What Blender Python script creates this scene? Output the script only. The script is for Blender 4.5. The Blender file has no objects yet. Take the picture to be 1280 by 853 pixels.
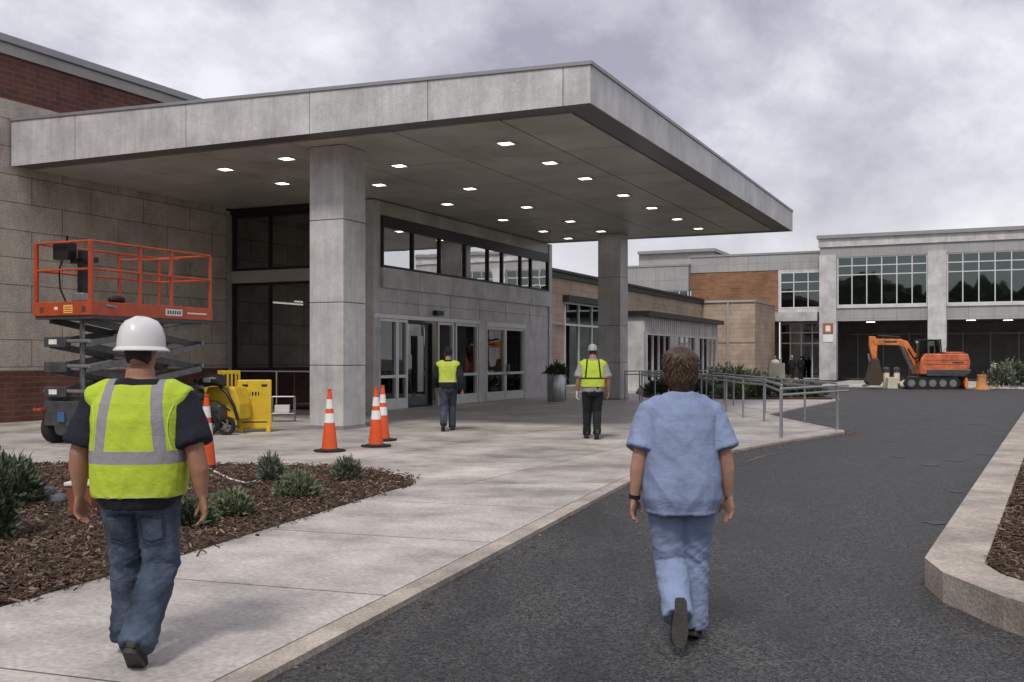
import bpy, math, random
from mathutils import Vector, Matrix, noise
random.seed(7)
C = bpy.context.scene
COL = C.collection

# ------------------------------------------------------------------ camera
FPX, HY, CAMZ = 1300.0, 448.0, 1.58          # focal length and horizon measured on the 1280 px wide photograph
cam = bpy.data.cameras.new('camera'); camo = bpy.data.objects.new('camera', cam); COL.objects.link(camo)
cam.sensor_width = 36; cam.lens = 36 * FPX / 1280; cam.shift_y = (HY - 426.5) / 1280
cam.clip_start = 0.1; cam.clip_end = 6000
camo.location = (0, 0, CAMZ); camo.rotation_euler = (math.radians(90), 0, 0)
C.camera = camo
C.render.resolution_x, C.render.resolution_y = 1024, 682

# ------------------------------------------------------------------ world, sun, exposure
SUN_EL, SUN_AZ = math.radians(52), math.radians(196)     # azimuth from +Y clockwise: behind the camera, a little left
w = bpy.data.worlds.new('World'); C.world = w; w.use_nodes = True
nt = w.node_tree; N = nt.nodes; L = nt.links; N.clear()
out = N.new('ShaderNodeOutputWorld'); bg = N.new('ShaderNodeBackground'); bg.inputs['Strength'].default_value = 0.1
sky = N.new('ShaderNodeTexSky'); sky.sky_type = 'NISHITA'; sky.sun_disc = False
sky.sun_elevation = SUN_EL; sky.sun_rotation = SUN_AZ; sky.air_density = 1.2; sky.dust_density = 2.5
tc = N.new('ShaderNodeTexCoord')
sep = N.new('ShaderNodeSeparateXYZ'); L.new(tc.outputs['Generated'], sep.inputs[0])
addz = N.new('ShaderNodeMath'); addz.operation = 'ADD'; addz.inputs[1].default_value = 0.85; addz.use_clamp = False
mx = N.new('ShaderNodeMath'); mx.operation = 'MAXIMUM'; mx.inputs[1].default_value = 0.0
L.new(sep.outputs['Z'], mx.inputs[0]); L.new(mx.outputs[0], addz.inputs[0])
dv = N.new('ShaderNodeVectorMath'); dv.operation = 'DIVIDE'
cmb = N.new('ShaderNodeCombineXYZ')
for i in range(3): L.new(addz.outputs[0], cmb.inputs[i])
L.new(tc.outputs['Generated'], dv.inputs[0]); L.new(cmb.outputs[0], dv.inputs[1])     # flat cloud deck seen in perspective
n1 = N.new('ShaderNodeTexNoise'); n1.inputs['Scale'].default_value = 3.0; n1.inputs['Detail'].default_value = 7; n1.inputs['Roughness'].default_value = 0.58; n1.inputs['Distortion'].default_value = 0.25
L.new(dv.outputs[0], n1.inputs['Vector'])
n2 = N.new('ShaderNodeTexNoise'); n2.inputs['Scale'].default_value = 11; n2.inputs['Detail'].default_value = 6; n2.inputs['Roughness'].default_value = 0.6
L.new(dv.outputs[0], n2.inputs['Vector'])
mixn = N.new('ShaderNodeMix'); mixn.data_type = 'FLOAT'; mixn.inputs[0].default_value = 0.3
L.new(n1.outputs['Fac'], mixn.inputs[2]); L.new(n2.outputs['Fac'], mixn.inputs[3])
ramp = N.new('ShaderNodeValToRGB'); e = ramp.color_ramp.elements
e[0].position = 0.39; e[0].color = (2.75, 2.6, 3.15, 1)
e[1].position = 0.61; e[1].color = (6.4, 6.3, 6.6, 1)
el = e.new(0.5); el.color = (4.35, 4.2, 4.7, 1)
L.new(mixn.outputs[0], ramp.inputs[0])
# paler towards the horizon, where the deck thins out
hz = N.new('ShaderNodeMapRange'); hz.inputs[1].default_value = 0.0; hz.inputs[2].default_value = 0.2; hz.inputs[3].default_value = 0.7; hz.inputs[4].default_value = 0.0
L.new(sep.outputs['Z'], hz.inputs[0])
mh = N.new('ShaderNodeMix'); mh.data_type = 'RGBA'; mh.inputs[7].default_value = (6.0, 5.98, 6.1, 1)
L.new(hz.outputs[0], mh.inputs[0]); L.new(ramp.outputs[0], mh.inputs[6])
ms = N.new('ShaderNodeMix'); ms.data_type = 'RGBA'; ms.inputs[0].default_value = 0.88
L.new(sky.outputs[0], ms.inputs[6]); L.new(mh.outputs[2], ms.inputs[7])
L.new(ms.outputs[2], bg.inputs['Color']); L.new(bg.outputs[0], out.inputs['Surface'])

sun = bpy.data.lights.new('sun', 'SUN'); sun.energy = 1.5; sun.angle = math.radians(11); sun.color = (1.0, 0.96, 0.9)
suno = bpy.data.objects.new('sun', sun); COL.objects.link(suno); suno.location = (0, 0, 60)
sd = Vector((math.sin(SUN_AZ) * math.cos(SUN_EL), math.cos(SUN_AZ) * math.cos(SUN_EL), math.sin(SUN_EL)))
suno.rotation_euler = (-sd).to_track_quat('-Z', 'Y').to_euler()
C.view_settings.view_transform = 'Standard'; C.view_settings.look = 'None'
C.view_settings.exposure = 0.6; C.view_settings.gamma = 1.0; C.view_settings.use_curve_mapping = False

# ------------------------------------------------------------------ measuring helpers
TH = math.atan2(600, 1300); SN, CS = math.sin(TH), math.cos(TH)   # the hospital's own axes: x = v (out of the entrance), y = u (along it)
ROT = -TH
def P(v, u, z=0): return Vector((SN * u + CS * v, CS * u - SN * v, z))
def G(px, py, z=0.0):
    Y = (CAMZ - z) * FPX / (py - HY); return Vector(((px - 640) / FPX * Y, Y, z))
def u_at(px, v):
    s = (px - 640) / FPX; Y = v / (CS * s - SN); return (SN * s + CS) * Y
def v_at(px, u):
    s = (px - 640) / FPX; Y = u / (SN * s + CS); return (CS * s - SN) * Y

# ------------------------------------------------------------------ materials
M = {}
def mat(name, rgb, rough=0.6, metal=0.0, var=0.12, vs=2.0, bump=0.0, bs=60.0, spec=0.4, emit=0.0, tint=None, fine=0.0, coat=0.0):
    m = bpy.data.materials.new(name); m.use_nodes = True
    nt = m.node_tree; b = nt.nodes['Principled BSDF']
    b.inputs['Roughness'].default_value = rough; b.inputs['Metallic'].default_value = metal
    b.inputs['Specular IOR Level'].default_value = spec; b.inputs['Coat Weight'].default_value = coat
    c = (*rgb, 1); b.inputs['Base Color'].default_value = c
    tc = nt.nodes.new('ShaderNodeTexCoord')
    if var > 0:
        n = nt.nodes.new('ShaderNodeTexNoise'); n.inputs['Scale'].default_value = vs; n.inputs['Detail'].default_value = 8; n.inputs['Roughness'].default_value = 0.65
        nt.links.new(tc.outputs['Object'], n.inputs['Vector'])
        r = nt.nodes.new('ShaderNodeValToRGB'); r.color_ramp.elements[0].position = 0.3; r.color_ramp.elements[1].position = 0.7
        t = tint or rgb
        r.color_ramp.elements[0].color = (*[max(0, x * (1 - var)) for x in t], 1); r.color_ramp.elements[1].color = (*[min(1, x * (1 + var)) for x in rgb], 1)
        nt.links.new(n.outputs['Fac'], r.inputs[0]); col = r.outputs[0]
        if fine > 0:
            n3 = nt.nodes.new('ShaderNodeTexNoise'); n3.inputs['Scale'].default_value = bs; n3.inputs['Detail'].default_value = 4
            nt.links.new(tc.outputs['Object'], n3.inputs['Vector'])
            mr = nt.nodes.new('ShaderNodeMapRange'); mr.inputs[1].default_value = .3; mr.inputs[2].default_value = .7; mr.inputs[3].default_value = 1 - fine; mr.inputs[4].default_value = 1 + fine
            nt.links.new(n3.outputs['Fac'], mr.inputs[0])
            vm = nt.nodes.new('ShaderNodeVectorMath'); vm.operation = 'SCALE'
            nt.links.new(col, vm.inputs[0]); nt.links.new(mr.outputs[0], vm.inputs[3]); col = vm.outputs[0]
        nt.links.new(col, b.inputs['Base Color'])
        rr = nt.nodes.new('ShaderNodeMapRange'); rr.inputs[3].default_value = max(0.02, rough - .08); rr.inputs[4].default_value = min(1, rough + .08)
        nt.links.new(n.outputs['Fac'], rr.inputs[0]); nt.links.new(rr.outputs[0], b.inputs['Roughness'])
    if bump > 0:
        n = nt.nodes.new('ShaderNodeTexNoise'); n.inputs['Scale'].default_value = bs; n.inputs['Detail'].default_value = 5
        nt.links.new(tc.outputs['Object'], n.inputs['Vector'])
        bp = nt.nodes.new('ShaderNodeBump'); bp.inputs['Strength'].default_value = bump; bp.inputs['Distance'].default_value = 0.02
        nt.links.new(n.outputs['Fac'], bp.inputs['Height']); nt.links.new(bp.outputs[0], b.inputs['Normal'])
    if emit: b.inputs['Emission Color'].default_value = c; b.inputs['Emission Strength'].default_value = emit
    M[name] = m; return m

def brickmat(name, c1, c2, mortar, bw, bh, ms=0.012, rough=0.8, off=0.5, var=0.25, vs=0.8, flat=False, bump=0.4, spec=.3, fine=.12):
    """Courses, slabs or panels. Walls use (x + y, z); flat = True uses (x, y)."""
    m = bpy.data.materials.new(name); m.use_nodes = True
    nt = m.node_tree; b = nt.nodes['Principled BSDF']; b.inputs['Roughness'].default_value = rough; b.inputs['Specular IOR Level'].default_value = spec
    tc = nt.nodes.new('ShaderNodeTexCoord'); vec = tc.outputs['Object']
    if not flat:
        s = nt.nodes.new('ShaderNodeSeparateXYZ'); nt.links.new(vec, s.inputs[0])
        a = nt.nodes.new('ShaderNodeMath'); a.operation = 'ADD'; nt.links.new(s.outputs[0], a.inputs[0]); nt.links.new(s.outputs[1], a.inputs[1])
        cc = nt.nodes.new('ShaderNodeCombineXYZ'); nt.links.new(a.outputs[0], cc.inputs[0]); nt.links.new(s.outputs[2], cc.inputs[1]); v2 = cc.outputs[0]
    else: v2 = vec
    br = nt.nodes.new('ShaderNodeTexBrick'); br.offset = off; br.inputs['Scale'].default_value = 1
    br.inputs['Brick Width'].default_value = bw; br.inputs['Row Height'].default_value = bh
    br.inputs['Mortar Size'].default_value = ms; br.inputs['Mortar Smooth'].default_value = 0.15; br.inputs['Bias'].default_value = 0
    br.inputs['Color1'].default_value = (*c1, 1); br.inputs['Color2'].default_value = (*c2, 1); br.inputs['Mortar'].default_value = (*mortar, 1)
    nt.links.new(v2, br.inputs['Vector'])
    n = nt.nodes.new('ShaderNodeTexNoise'); n.inputs['Scale'].default_value = vs; n.inputs['Detail'].default_value = 9; n.inputs['Roughness'].default_value = 0.7
    nt.links.new(vec, n.inputs['Vector'])
    mr = nt.nodes.new('ShaderNodeMapRange'); mr.inputs[1].default_value = .3; mr.inputs[2].default_value = .7; mr.inputs[3].default_value = 1 - var; mr.inputs[4].default_value = 1 + var
    nt.links.new(n.outputs['Fac'], mr.inputs[0])
    n3 = nt.nodes.new('ShaderNodeTexNoise'); n3.inputs['Scale'].default_value = 26; n3.inputs['Detail'].default_value = 5
    nt.links.new(vec, n3.inputs['Vector'])
    m3 = nt.nodes.new('ShaderNodeMapRange'); m3.inputs[1].default_value = .3; m3.inputs[2].default_value = .7; m3.inputs[3].default_value = 1 - fine; m3.inputs[4].default_value = 1 + fine
    nt.links.new(n3.outputs['Fac'], m3.inputs[0])
    mm = nt.nodes.new('ShaderNodeMath'); mm.operation = 'MULTIPLY'; nt.links.new(mr.outputs[0], mm.inputs[0]); nt.links.new(m3.outputs[0], mm.inputs[1])
    vm = nt.nodes.new('ShaderNodeVectorMath'); vm.operation = 'SCALE'; nt.links.new(br.outputs['Color'], vm.inputs[0]); nt.links.new(mm.outputs[0], vm.inputs[3])
    nt.links.new(vm.outputs[0], b.inputs['Base Color'])
    if flat:
        rr = nt.nodes.new('ShaderNodeMapRange'); rr.inputs[1].default_value = .38; rr.inputs[2].default_value = .62; rr.inputs[3].default_value = .34; rr.inputs[4].default_value = .8; nt.links.new(n.outputs['Fac'], rr.inputs[0]); nt.links.new(rr.outputs[0], b.inputs['Roughness'])
    inv = nt.nodes.new('ShaderNodeMath'); inv.operation = 'MULTIPLY_ADD'; inv.inputs[1].default_value = -1.0; nt.links.new(br.outputs['Fac'], inv.inputs[0])
    sc = nt.nodes.new('ShaderNodeMath'); sc.operation = 'MULTIPLY'; sc.inputs[1].default_value = 0.35; nt.links.new(n3.outputs['Fac'], sc.inputs[0]); nt.links.new(sc.outputs[0], inv.inputs[2])
    bp = nt.nodes.new('ShaderNodeBump'); bp.inputs['Strength'].default_value = bump; bp.inputs['Distance'].default_value = 0.012
    nt.links.new(inv.outputs[0], bp.inputs['Height']); nt.links.new(bp.outputs[0], b.inputs['Normal'])
    M[name] = m; return m

def glassmat(name, tint, refl, gloss=(1, 1, 1), rough=0.015):
    m = bpy.data.materials.new(name); m.use_nodes = True; nt = m.node_tree; nt.nodes.clear()
    o = nt.nodes.new('ShaderNodeOutputMaterial'); t = nt.nodes.new('ShaderNodeBsdfTransparent'); t.inputs[0].default_value = (*tint, 1)
    g = nt.nodes.new('ShaderNodeBsdfGlossy'); g.inputs['Color'].default_value = (*gloss, 1); g.inputs['Roughness'].default_value = rough
    tc = nt.nodes.new('ShaderNodeTexCoord'); n = nt.nodes.new('ShaderNodeTexNoise'); n.inputs['Scale'].default_value = .7; nt.links.new(tc.outputs['Object'], n.inputs['Vector'])
    bp = nt.nodes.new('ShaderNodeBump'); bp.inputs['Strength'].default_value = .12; bp.inputs['Distance'].default_value = .02; nt.links.new(n.outputs['Fac'], bp.inputs['Height']); nt.links.new(bp.outputs[0], g.inputs['Normal'])
    f = nt.nodes.new('ShaderNodeFresnel'); f.inputs['IOR'].default_value = 1.5
    a = nt.nodes.new('ShaderNodeMath'); a.operation = 'ADD'; a.use_clamp = True; a.inputs[1].default_value = refl; nt.links.new(f.outputs[0], a.inputs[0])
    x = nt.nodes.new('ShaderNodeMixShader'); nt.links.new(a.outputs[0], x.inputs[0]); nt.links.new(t.outputs[0], x.inputs[1]); nt.links.new(g.outputs[0], x.inputs[2])
    nt.links.new(x.outputs[0], o.inputs['Surface']); M[name] = m; return m

mat('panel', (.53, .525, .52), .45, 0.15, .26, 1.1, .06, 30, fine=.10)
def streaks(name, k=.30):
    nt = M[name].node_tree; b = nt.nodes['Principled BSDF']; src = b.inputs['Base Color'].links[0].from_socket
    tc = nt.nodes.new('ShaderNodeTexCoord'); mp = nt.nodes.new('ShaderNodeMapping'); mp.inputs['Scale'].default_value = (4.5, 4.5, .35); nt.links.new(tc.outputs['Object'], mp.inputs[0])
    n = nt.nodes.new('ShaderNodeTexNoise'); n.inputs['Scale'].default_value = 1.6; n.inputs['Detail'].default_value = 7; n.inputs['Roughness'].default_value = .7; nt.links.new(mp.outputs[0], n.inputs['Vector'])
    r = nt.nodes.new('ShaderNodeMapRange'); r.inputs[1].default_value = .35; r.inputs[2].default_value = .68; r.inputs[3].default_value = 1 + k * .3; r.inputs[4].default_value = 1 - k; nt.links.new(n.outputs['Fac'], r.inputs[0])
    v = nt.nodes.new('ShaderNodeVectorMath'); v.operation = 'SCALE'; nt.links.new(src, v.inputs[0]); nt.links.new(r.outputs[0], v.inputs[3]); nt.links.new(v.outputs[0], b.inputs['Base Color'])
streaks('panel', .15)
mat('panel_warm', (.36, .345, .325), .5, 0.1, .16, .8, .05, 30, fine=.08)
mat('rail_metal', (.34, .34, .35), .36, .6, .15, 6)
mat('dark_joint', (.05, .05, .05), .7, 0, 0)
mat('soffit', (.44, .42, .375), .38, 0.1, .26, .7, .03, 20, fine=.05)
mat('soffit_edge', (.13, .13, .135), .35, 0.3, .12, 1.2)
mat('cap', (.30, .30, .31), .45, .4, .1, 2)
mat('black_metal', (.018, .018, .02), .38, .3, .3, 5, spec=.5)
mat('bronze', (.035, .034, .033), .4, .5, .2, 4)
mat('alu', (.68, .68, .69), .38, .35, .1, 6)
mat('steel', (.38, .38, .39), .32, .9, .2, 6)
mat('interior', (.26, .245, .225), .8, 0, .3, 1.0)
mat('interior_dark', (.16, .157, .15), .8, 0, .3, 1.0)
mat('interior_yellow', (.45, .34, .06), .6, 0, .2, 3)
mat('light_frame', (.45, .45, .44), .4, 0, 0)
mat('light_lit', (1.0, .97, .88), .4, 0, 0, emit=3.5)
brickmat('stone', (.50, .445, .38), (.42, .375, .325), (.17, .15, .13), 1.9, .68, .012, .85, .5, .32, 1.1, fine=.3)
brickmat('tan_brick', (.42, .33, .255), (.36, .28, .215), (.26, .215, .175), 1.2, .3, .012, .85, .5, .28, .7, fine=.2)
brickmat('red_brick', (.17, .062, .045), (.12, .048, .038), (.13, .10, .085), .42, .14, .016, .85, .5, .3, 1.2)
brickmat('orange_brick', (.26, .125, .065), (.18, .09, .05), (.22, .16, .11), .5, .16, .016, .85, .5, .3, .6)
brickmat('panel_grid', (.35, .35, .345), (.315, .315, .315), (.19, .19, .19), 1.55, 1.1, .012, .5, 0, .14, .6)
brickmat('concrete', (.42, .39, .355), (.375, .35, .32), (.11, .10, .09), 3.0, 3.0, .010, .7, 0, .46, .65, flat=True, bump=.3, spec=.35, fine=.2)
brickmat('walk', (.45, .42, .385), (.40, .375, .345), (.10, .09, .08), 60, 2.1, .010, .68, 0, .42, .7, flat=True, bump=.3, spec=.35, fine=.2)
mat('kerbstone', (.36, .315, .27), .8, 0, .45, 1.4, .35, 40, fine=.24)
mat('pale_kerb', (.56, .55, .53), .8, 0, .15, 1.4, .25, 40, fine=.14)
mat('soil', (.06, .04, .028), .95, 0, .4, 3, .8, 40)
mat('ground', (.10, .11, .06), .95, 0, .3, .2, .5, 20)
glassmat('glass_clear', (.5, .53, .52), .05)
glassmat('glass_band', (.10, .11, .115), .80)
glassmat('glass_dark', (.32, .33, .33), .17)
glassmat('glass_teal', (.05, .07, .07), .24, (.36, .44, .43), .02)

def asphalt():
    m = bpy.data.materials.new('asphalt'); m.use_nodes = True; nt = m.node_tree; b = nt.nodes['Principled BSDF']
    tc = nt.nodes.new('ShaderNodeTexCoord')
    v = nt.nodes.new('ShaderNodeTexVoronoi'); v.inputs['Scale'].default_value = 70; nt.links.new(tc.outputs['Object'], v.inputs['Vector'])
    r = nt.nodes.new('ShaderNodeValToRGB'); r.color_ramp.elements[0].color = (.009, .009, .0095, 1); r.color_ramp.elements[1].color = (.095, .093, .09, 1)
    r.color_ramp.elements[0].position = .2; r.color_ramp.elements[1].position = 1.0
    nt.links.new(v.outputs['Color'], r.inputs[0])
    n = nt.nodes.new('ShaderNodeTexNoise'); n.inputs['Scale'].default_value = .55; n.inputs['Detail'].default_value = 9; n.inputs['Roughness'].default_value = .7
    mp = nt.nodes.new('ShaderNodeMapping'); mp.inputs['Rotation'].default_value = (0, 0, -.4); mp.inputs['Scale'].default_value = (2.2, .7, 1)
    nt.links.new(tc.outputs['Object'], mp.inputs[0]); nt.links.new(mp.outputs[0], n.inputs['Vector'])
    mr = nt.nodes.new('ShaderNodeMapRange'); mr.inputs[1].default_value = .3; mr.inputs[2].default_value = .7; mr.inputs[3].default_value = .35; mr.inputs[4].default_value = 1.7
    nt.links.new(n.outputs['Fac'], mr.inputs[0])
    vm = nt.nodes.new('ShaderNodeVectorMath'); vm.operation = 'SCALE'; nt.links.new(r.outputs[0], vm.inputs[0]); nt.links.new(mr.outputs[0], vm.inputs[3])
    n4 = nt.nodes.new('ShaderNodeTexNoise'); n4.inputs['Scale'].default_value = 24; n4.inputs['Detail'].default_value = 6; n4.inputs['Roughness'].default_value = .8; nt.links.new(tc.outputs['Object'], n4.inputs['Vector'])
    m4 = nt.nodes.new('ShaderNodeMapRange'); m4.inputs[1].default_value = .35; m4.inputs[2].default_value = .65; m4.inputs[3].default_value = .6; m4.inputs[4].default_value = 1.4; nt.links.new(n4.outputs['Fac'], m4.inputs[0])
    v4 = nt.nodes.new('ShaderNodeVectorMath'); v4.operation = 'SCALE'; nt.links.new(vm.outputs[0], v4.inputs[0]); nt.links.new(m4.outputs[0], v4.inputs[3]); vm = v4
    nt.links.new(vm.outputs[0], b.inputs['Base Color']); r5 = nt.nodes.new('ShaderNodeMapRange'); r5.inputs[1].default_value = .35; r5.inputs[2].default_value = .65; r5.inputs[3].default_value = .42; r5.inputs[4].default_value = .78; nt.links.new(n.outputs['Fac'], r5.inputs[0]); nt.links.new(r5.outputs[0], b.inputs['Roughness']); b.inputs['Specular IOR Level'].default_value = .5
    bp = nt.nodes.new('ShaderNodeBump'); bp.inputs['Strength'].default_value = .9; bp.inputs['Distance'].default_value = .012
    nt.links.new(v.outputs['Distance'], bp.inputs['Height']); nt.links.new(bp.outputs[0], b.inputs['Normal'])
    M['asphalt'] = m
asphalt()
mat('oil', (.018, .018, .019), .45, 0, .4, 6)
mat('asphalt_stain', (.085, .083, .08), .8, 0, .3, 3, .5, 90, fine=.3)

streaks('stone', .10); streaks('panel_grid', .12)
# ------------------------------------------------------------------ mesh helpers
class MB:
    def __init__(s): s.v = []; s.f = []
    def add(s, vs, fs):
        k = len(s.v); s.v += [Vector(q) for q in vs]; s.f += [tuple(i + k for i in q) for q in fs]; return s
    def box(s, x0, x1, y0, y1, z0, z1):
        return s.add([(x0, y0, z0), (x1, y0, z0), (x1, y1, z0), (x0, y1, z0), (x0, y0, z1), (x1, y0, z1), (x1, y1, z1), (x0, y1, z1)],
                     [(0, 3, 2, 1), (4, 5, 6, 7), (0, 1, 5, 4), (1, 2, 6, 5), (2, 3, 7, 6), (3, 0, 4, 7)])
    def hexa(s, p8): return s.add(p8, [(0, 3, 2, 1), (4, 5, 6, 7), (0, 1, 5, 4), (1, 2, 6, 5), (2, 3, 7, 6), (3, 0, 4, 7)])
    def bar(s, p0, p1, wd, ht, up=(0, 0, 1)):
        p0, p1 = Vector(p0), Vector(p1); t = (p1 - p0).normalized(); a = t.cross(Vector(up))
        if a.length < 1e-4: a = t.cross(Vector((1, 0, 0)))
        a.normalize(); b = a.cross(t); a = a * wd / 2; b = b * ht / 2
        return s.hexa([p0 - a - b, p0 + a - b, p1 + a - b, p1 - a - b, p0 - a + b, p0 + a + b, p1 + a + b, p1 - a + b])
    def loft(s, pts, rad, n=12, ref=(1, 0, 0), pw=1.0):
        pts = [Vector(p) for p in pts]; rings = []
        for i, p in enumerate(pts):
            t = (pts[min(i + 1, len(pts) - 1)] - pts[max(i - 1, 0)]).normalized()
            a = Vector(ref) - t * t.dot(Vector(ref))
            if a.length < 1e-3: a = Vector((0, 1, 0)) - t * t.y
            a.normalize(); b = t.cross(a)
            r = rad[i] if isinstance(rad, (list, tuple)) else rad
            ra, rb = (r, r) if not isinstance(r, (list, tuple)) else r
            rings.append([p + a * ra * math.copysign(abs(math.cos(q)) ** pw, math.cos(q)) + b * rb * math.copysign(abs(math.sin(q)) ** pw, math.sin(q))
                          for q in [2 * math.pi * k / n for k in range(n)]])
        k0 = len(s.v)
        for r in rings: s.v += r
        for i in range(len(rings) - 1):
            for k in range(n):
                a, b = k0 + i * n + k, k0 + i * n + (k + 1) % n; s.f.append((a, b, b + n, a + n))
        s.f.append(tuple(k0 + k for k in reversed(range(n)))); s.f.append(tuple(k0 + (len(rings) - 1) * n + k for k in range(n)))
        return s
    def cyl(s, p0, p1, r0, r1=None, n=16): return s.loft([p0, p1], [r0, r0 if r1 is None else r1], n)
    def lathe(s, prof, c=(0, 0, 0), n=24):
        c = Vector(c); k0 = len(s.v)
        for r, z in prof:
            for k in range(n):
                q = 2 * math.pi * k / n; s.v.append(c + Vector((r * math.cos(q), r * math.sin(q), z)))
        for i in range(len(prof) - 1):
            for k in range(n):
                a, b = k0 + i * n + k, k0 + i * n + (k + 1) % n; s.f.append((a, b, b + n, a + n))
        s.f.append(tuple(k0 + k for k in reversed(range(n)))); s.f.append(tuple(k0 + (len(prof) - 1) * n + k for k in range(n)))
        return s
    def ball(s, c, r, n=12, m=8):
        r = r if isinstance(r, (tuple, list)) else (r, r, r); c = Vector(c); k0 = len(s.v)
        s.v.append(c + Vector((0, 0, -r[2])))
        for i in range(1, m):
            f = -math.pi / 2 + math.pi * i / m
            for k in range(n):
                q = 2 * math.pi * k / n; s.v.append(c + Vector((r[0] * math.cos(f) * math.cos(q), r[1] * math.cos(f) * math.sin(q), r[2] * math.sin(f))))
        s.v.append(c + Vector((0, 0, r[2]))); top = len(s.v) - 1
        for k in range(n):
            s.f.append((k0, k0 + 1 + (k + 1) % n, k0 + 1 + k))
            s.f.append((top, top - n + k, top - n + (k + 1) % n))
        for i in range(m - 2):
            for k in range(n):
                a, b = k0 + 1 + i * n + k, k0 + 1 + i * n + (k + 1) % n; s.f.append((a, b, b + n, a + n))
        return s
    def prism(s, poly, z0, z1):
        n = len(poly); k = len(s.v)
        s.v += [Vector((p[0], p[1], z0)) for p in poly] + [Vector((p[0], p[1], z1)) for p in poly]
        s.f.append(tuple(k + i for i in reversed(range(n)))); s.f.append(tuple(k + n + i for i in range(n)))
        for i in range(n): j = (i + 1) % n; s.f.append((k + i, k + j, k + n + j, k + n + i))
        return s
    def prism_xz(s, poly, y0, y1):
        n = len(poly); k = len(s.v)
        s.v += [Vector((p[0], y0, p[1])) for p in poly] + [Vector((p[0], y1, p[1])) for p in poly]
        s.f.append(tuple(k + i for i in range(n))); s.f.append(tuple(k + n + i for i in reversed(range(n))))
        for i in range(n): j = (i + 1) % n; s.f.append((k + j, k + i, k + n + i, k + n + j))
        return s

def link(name, me, m, parent=None):
    o = bpy.data.objects.new(name, me); COL.objects.link(o)
    if m: me.materials.append(m)
    if parent: o.parent = parent
    return o
def mesh_of(mb, name='m', off=None, smooth=None):
    me = bpy.data.meshes.new(name); o = Vector(off) if off else Vector()
    me.from_pydata([v - o for v in mb.v], [], mb.f); me.update()
    if smooth is not None:
        me.shade_smooth(); me.set_sharp_from_angle(angle=math.radians(smooth))
    return me
def props(o, label, cat, group=None):
    o['label'] = label; o['category'] = cat
    if group: o['group'] = group
    return o
class Thing:
    """An Empty at the base (origin given in the thing's own frame, turned by rot about the world origin)."""
    def __init__(s, name, label, cat, origin=(0, 0, 0), rot=0.0, group=None, world=False):
        s.e = bpy.data.objects.new(name, None); COL.objects.link(s.e); s.e.empty_display_size = .2
        o = Vector(origin); s.off = Vector() if world else o
        s.e.location = o if world else Matrix.Rotation(rot, 3, 'Z') @ o
        s.e.rotation_euler = (0, 0, rot); props(s.e, label, cat, group)
    def part(s, name, mb, m, parent=None, bevel=0, smooth=None, label=None):
        o = link(name, mesh_of(mb, name, s.off, smooth), M[m] if isinstance(m, str) else m, parent or s.e)
        if bevel:
            b = o.modifiers.new('bevel', 'BEVEL'); b.width = bevel; b.segments = 2; b.limit_method = 'ANGLE'
        if label: o['label'] = label
        return o
def struct(name, mb, m, rot=0.0, kind='structure'):
    o = link(name, mesh_of(mb, name), M[m]); o['kind'] = kind; o.rotation_euler = (0, 0, rot); return o
def solo(name, mb, m, label, cat, origin=(0, 0, 0), rot=0.0, group=None, smooth=None, bevel=0):
    o = link(name, mesh_of(mb, name, None, smooth), M[m]); props(o, label, cat, group)
    o.location = origin; o.rotation_euler = (0, 0, rot)
    if bevel:
        b = o.modifiers.new('bevel', 'BEVEL'); b.width = bevel; b.segments = 2; b.limit_method = 'ANGLE'
    return o
def copy_tree(o, parent=None):
    c = o.copy(); COL.objects.link(c)
    if parent: c.parent = parent
    for ch in list(o.children): copy_tree(ch, c)
    return c

def wall_cells(mb, axis, p0, p1, a0, a1, z0, z1, openings):
    """A wall a0..a1 x z0..z1 between the planes p0 and p1 with real openings (a0, a1, z0, z1)."""
    A = sorted({a0, a1, *[min(max(q, a0), a1) for o in openings for q in o[:2]]}); Z = sorted({z0, z1, *[min(max(q, z0), z1) for o in openings for q in o[2:]]})
    for j in range(len(Z) - 1):
        run = None
        for i in range(len(A) - 1):
            ca, cz = (A[i] + A[i + 1]) / 2, (Z[j] + Z[j + 1]) / 2
            hole = any(o[0] < ca < o[1] and o[2] < cz < o[3] for o in openings)
            if not hole and run is None: run = A[i]
            if run is not None and (hole or i == len(A) - 2):
                e = A[i] if hole else A[i + 1]
                if axis == 'u': mb.box(p0, p1, run, e, Z[j], Z[j + 1])
                else: mb.box(run, e, p0, p1, Z[j], Z[j + 1])
                run = None
    return mb
def window(T, axis, plane, a0, a1, z0, z1, acuts, zcuts, fw, fm, pm, dep=.12, name='window', fout=.02, border=None):
    """frame (named window) with its pane as a sub-part; axis 'u': wall faces +x; axis 'v': wall faces -y."""
    b = border or fw; f = MB(); sg = 1 if axis == 'u' else -1
    pa, pb = sorted((plane + sg * fout, plane - sg * dep))
    def bx(q0, q1, y0, y1, g=0):
        if axis == 'u': f.box(pa + g, pb - g, q0, q1, y0, y1)
        else: f.box(q0, q1, pa + g, pb - g, y0, y1)
    bx(a0, a0 + b, z0, z1); bx(a1 - b, a1, z0, z1); bx(a0 + b, a1 - b, z0, z0 + b, .001); bx(a0 + b, a1 - b, z1 - b, z1, .001)
    for c in acuts: bx(c - fw / 2, c + fw / 2, z0 + b, z1 - b, .002)
    for c in zcuts: bx(a0 + b, a1 - b, c - fw / 2, c + fw / 2, .004)
    o = T.part(name, f, fm)
    g = MB(); m = plane - sg * .05
    if axis == 'u': g.box(m - .006, m + .006, a0 + b * .5, a1 - b * .5, z0 + b * .5, z1 - b * .5)
    else: g.box(a0 + b * .5, a1 - b * .5, m - .006, m + .006, z0 + b * .5, z1 - b * .5)
    T.part('pane', g, pm, o); return o
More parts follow.
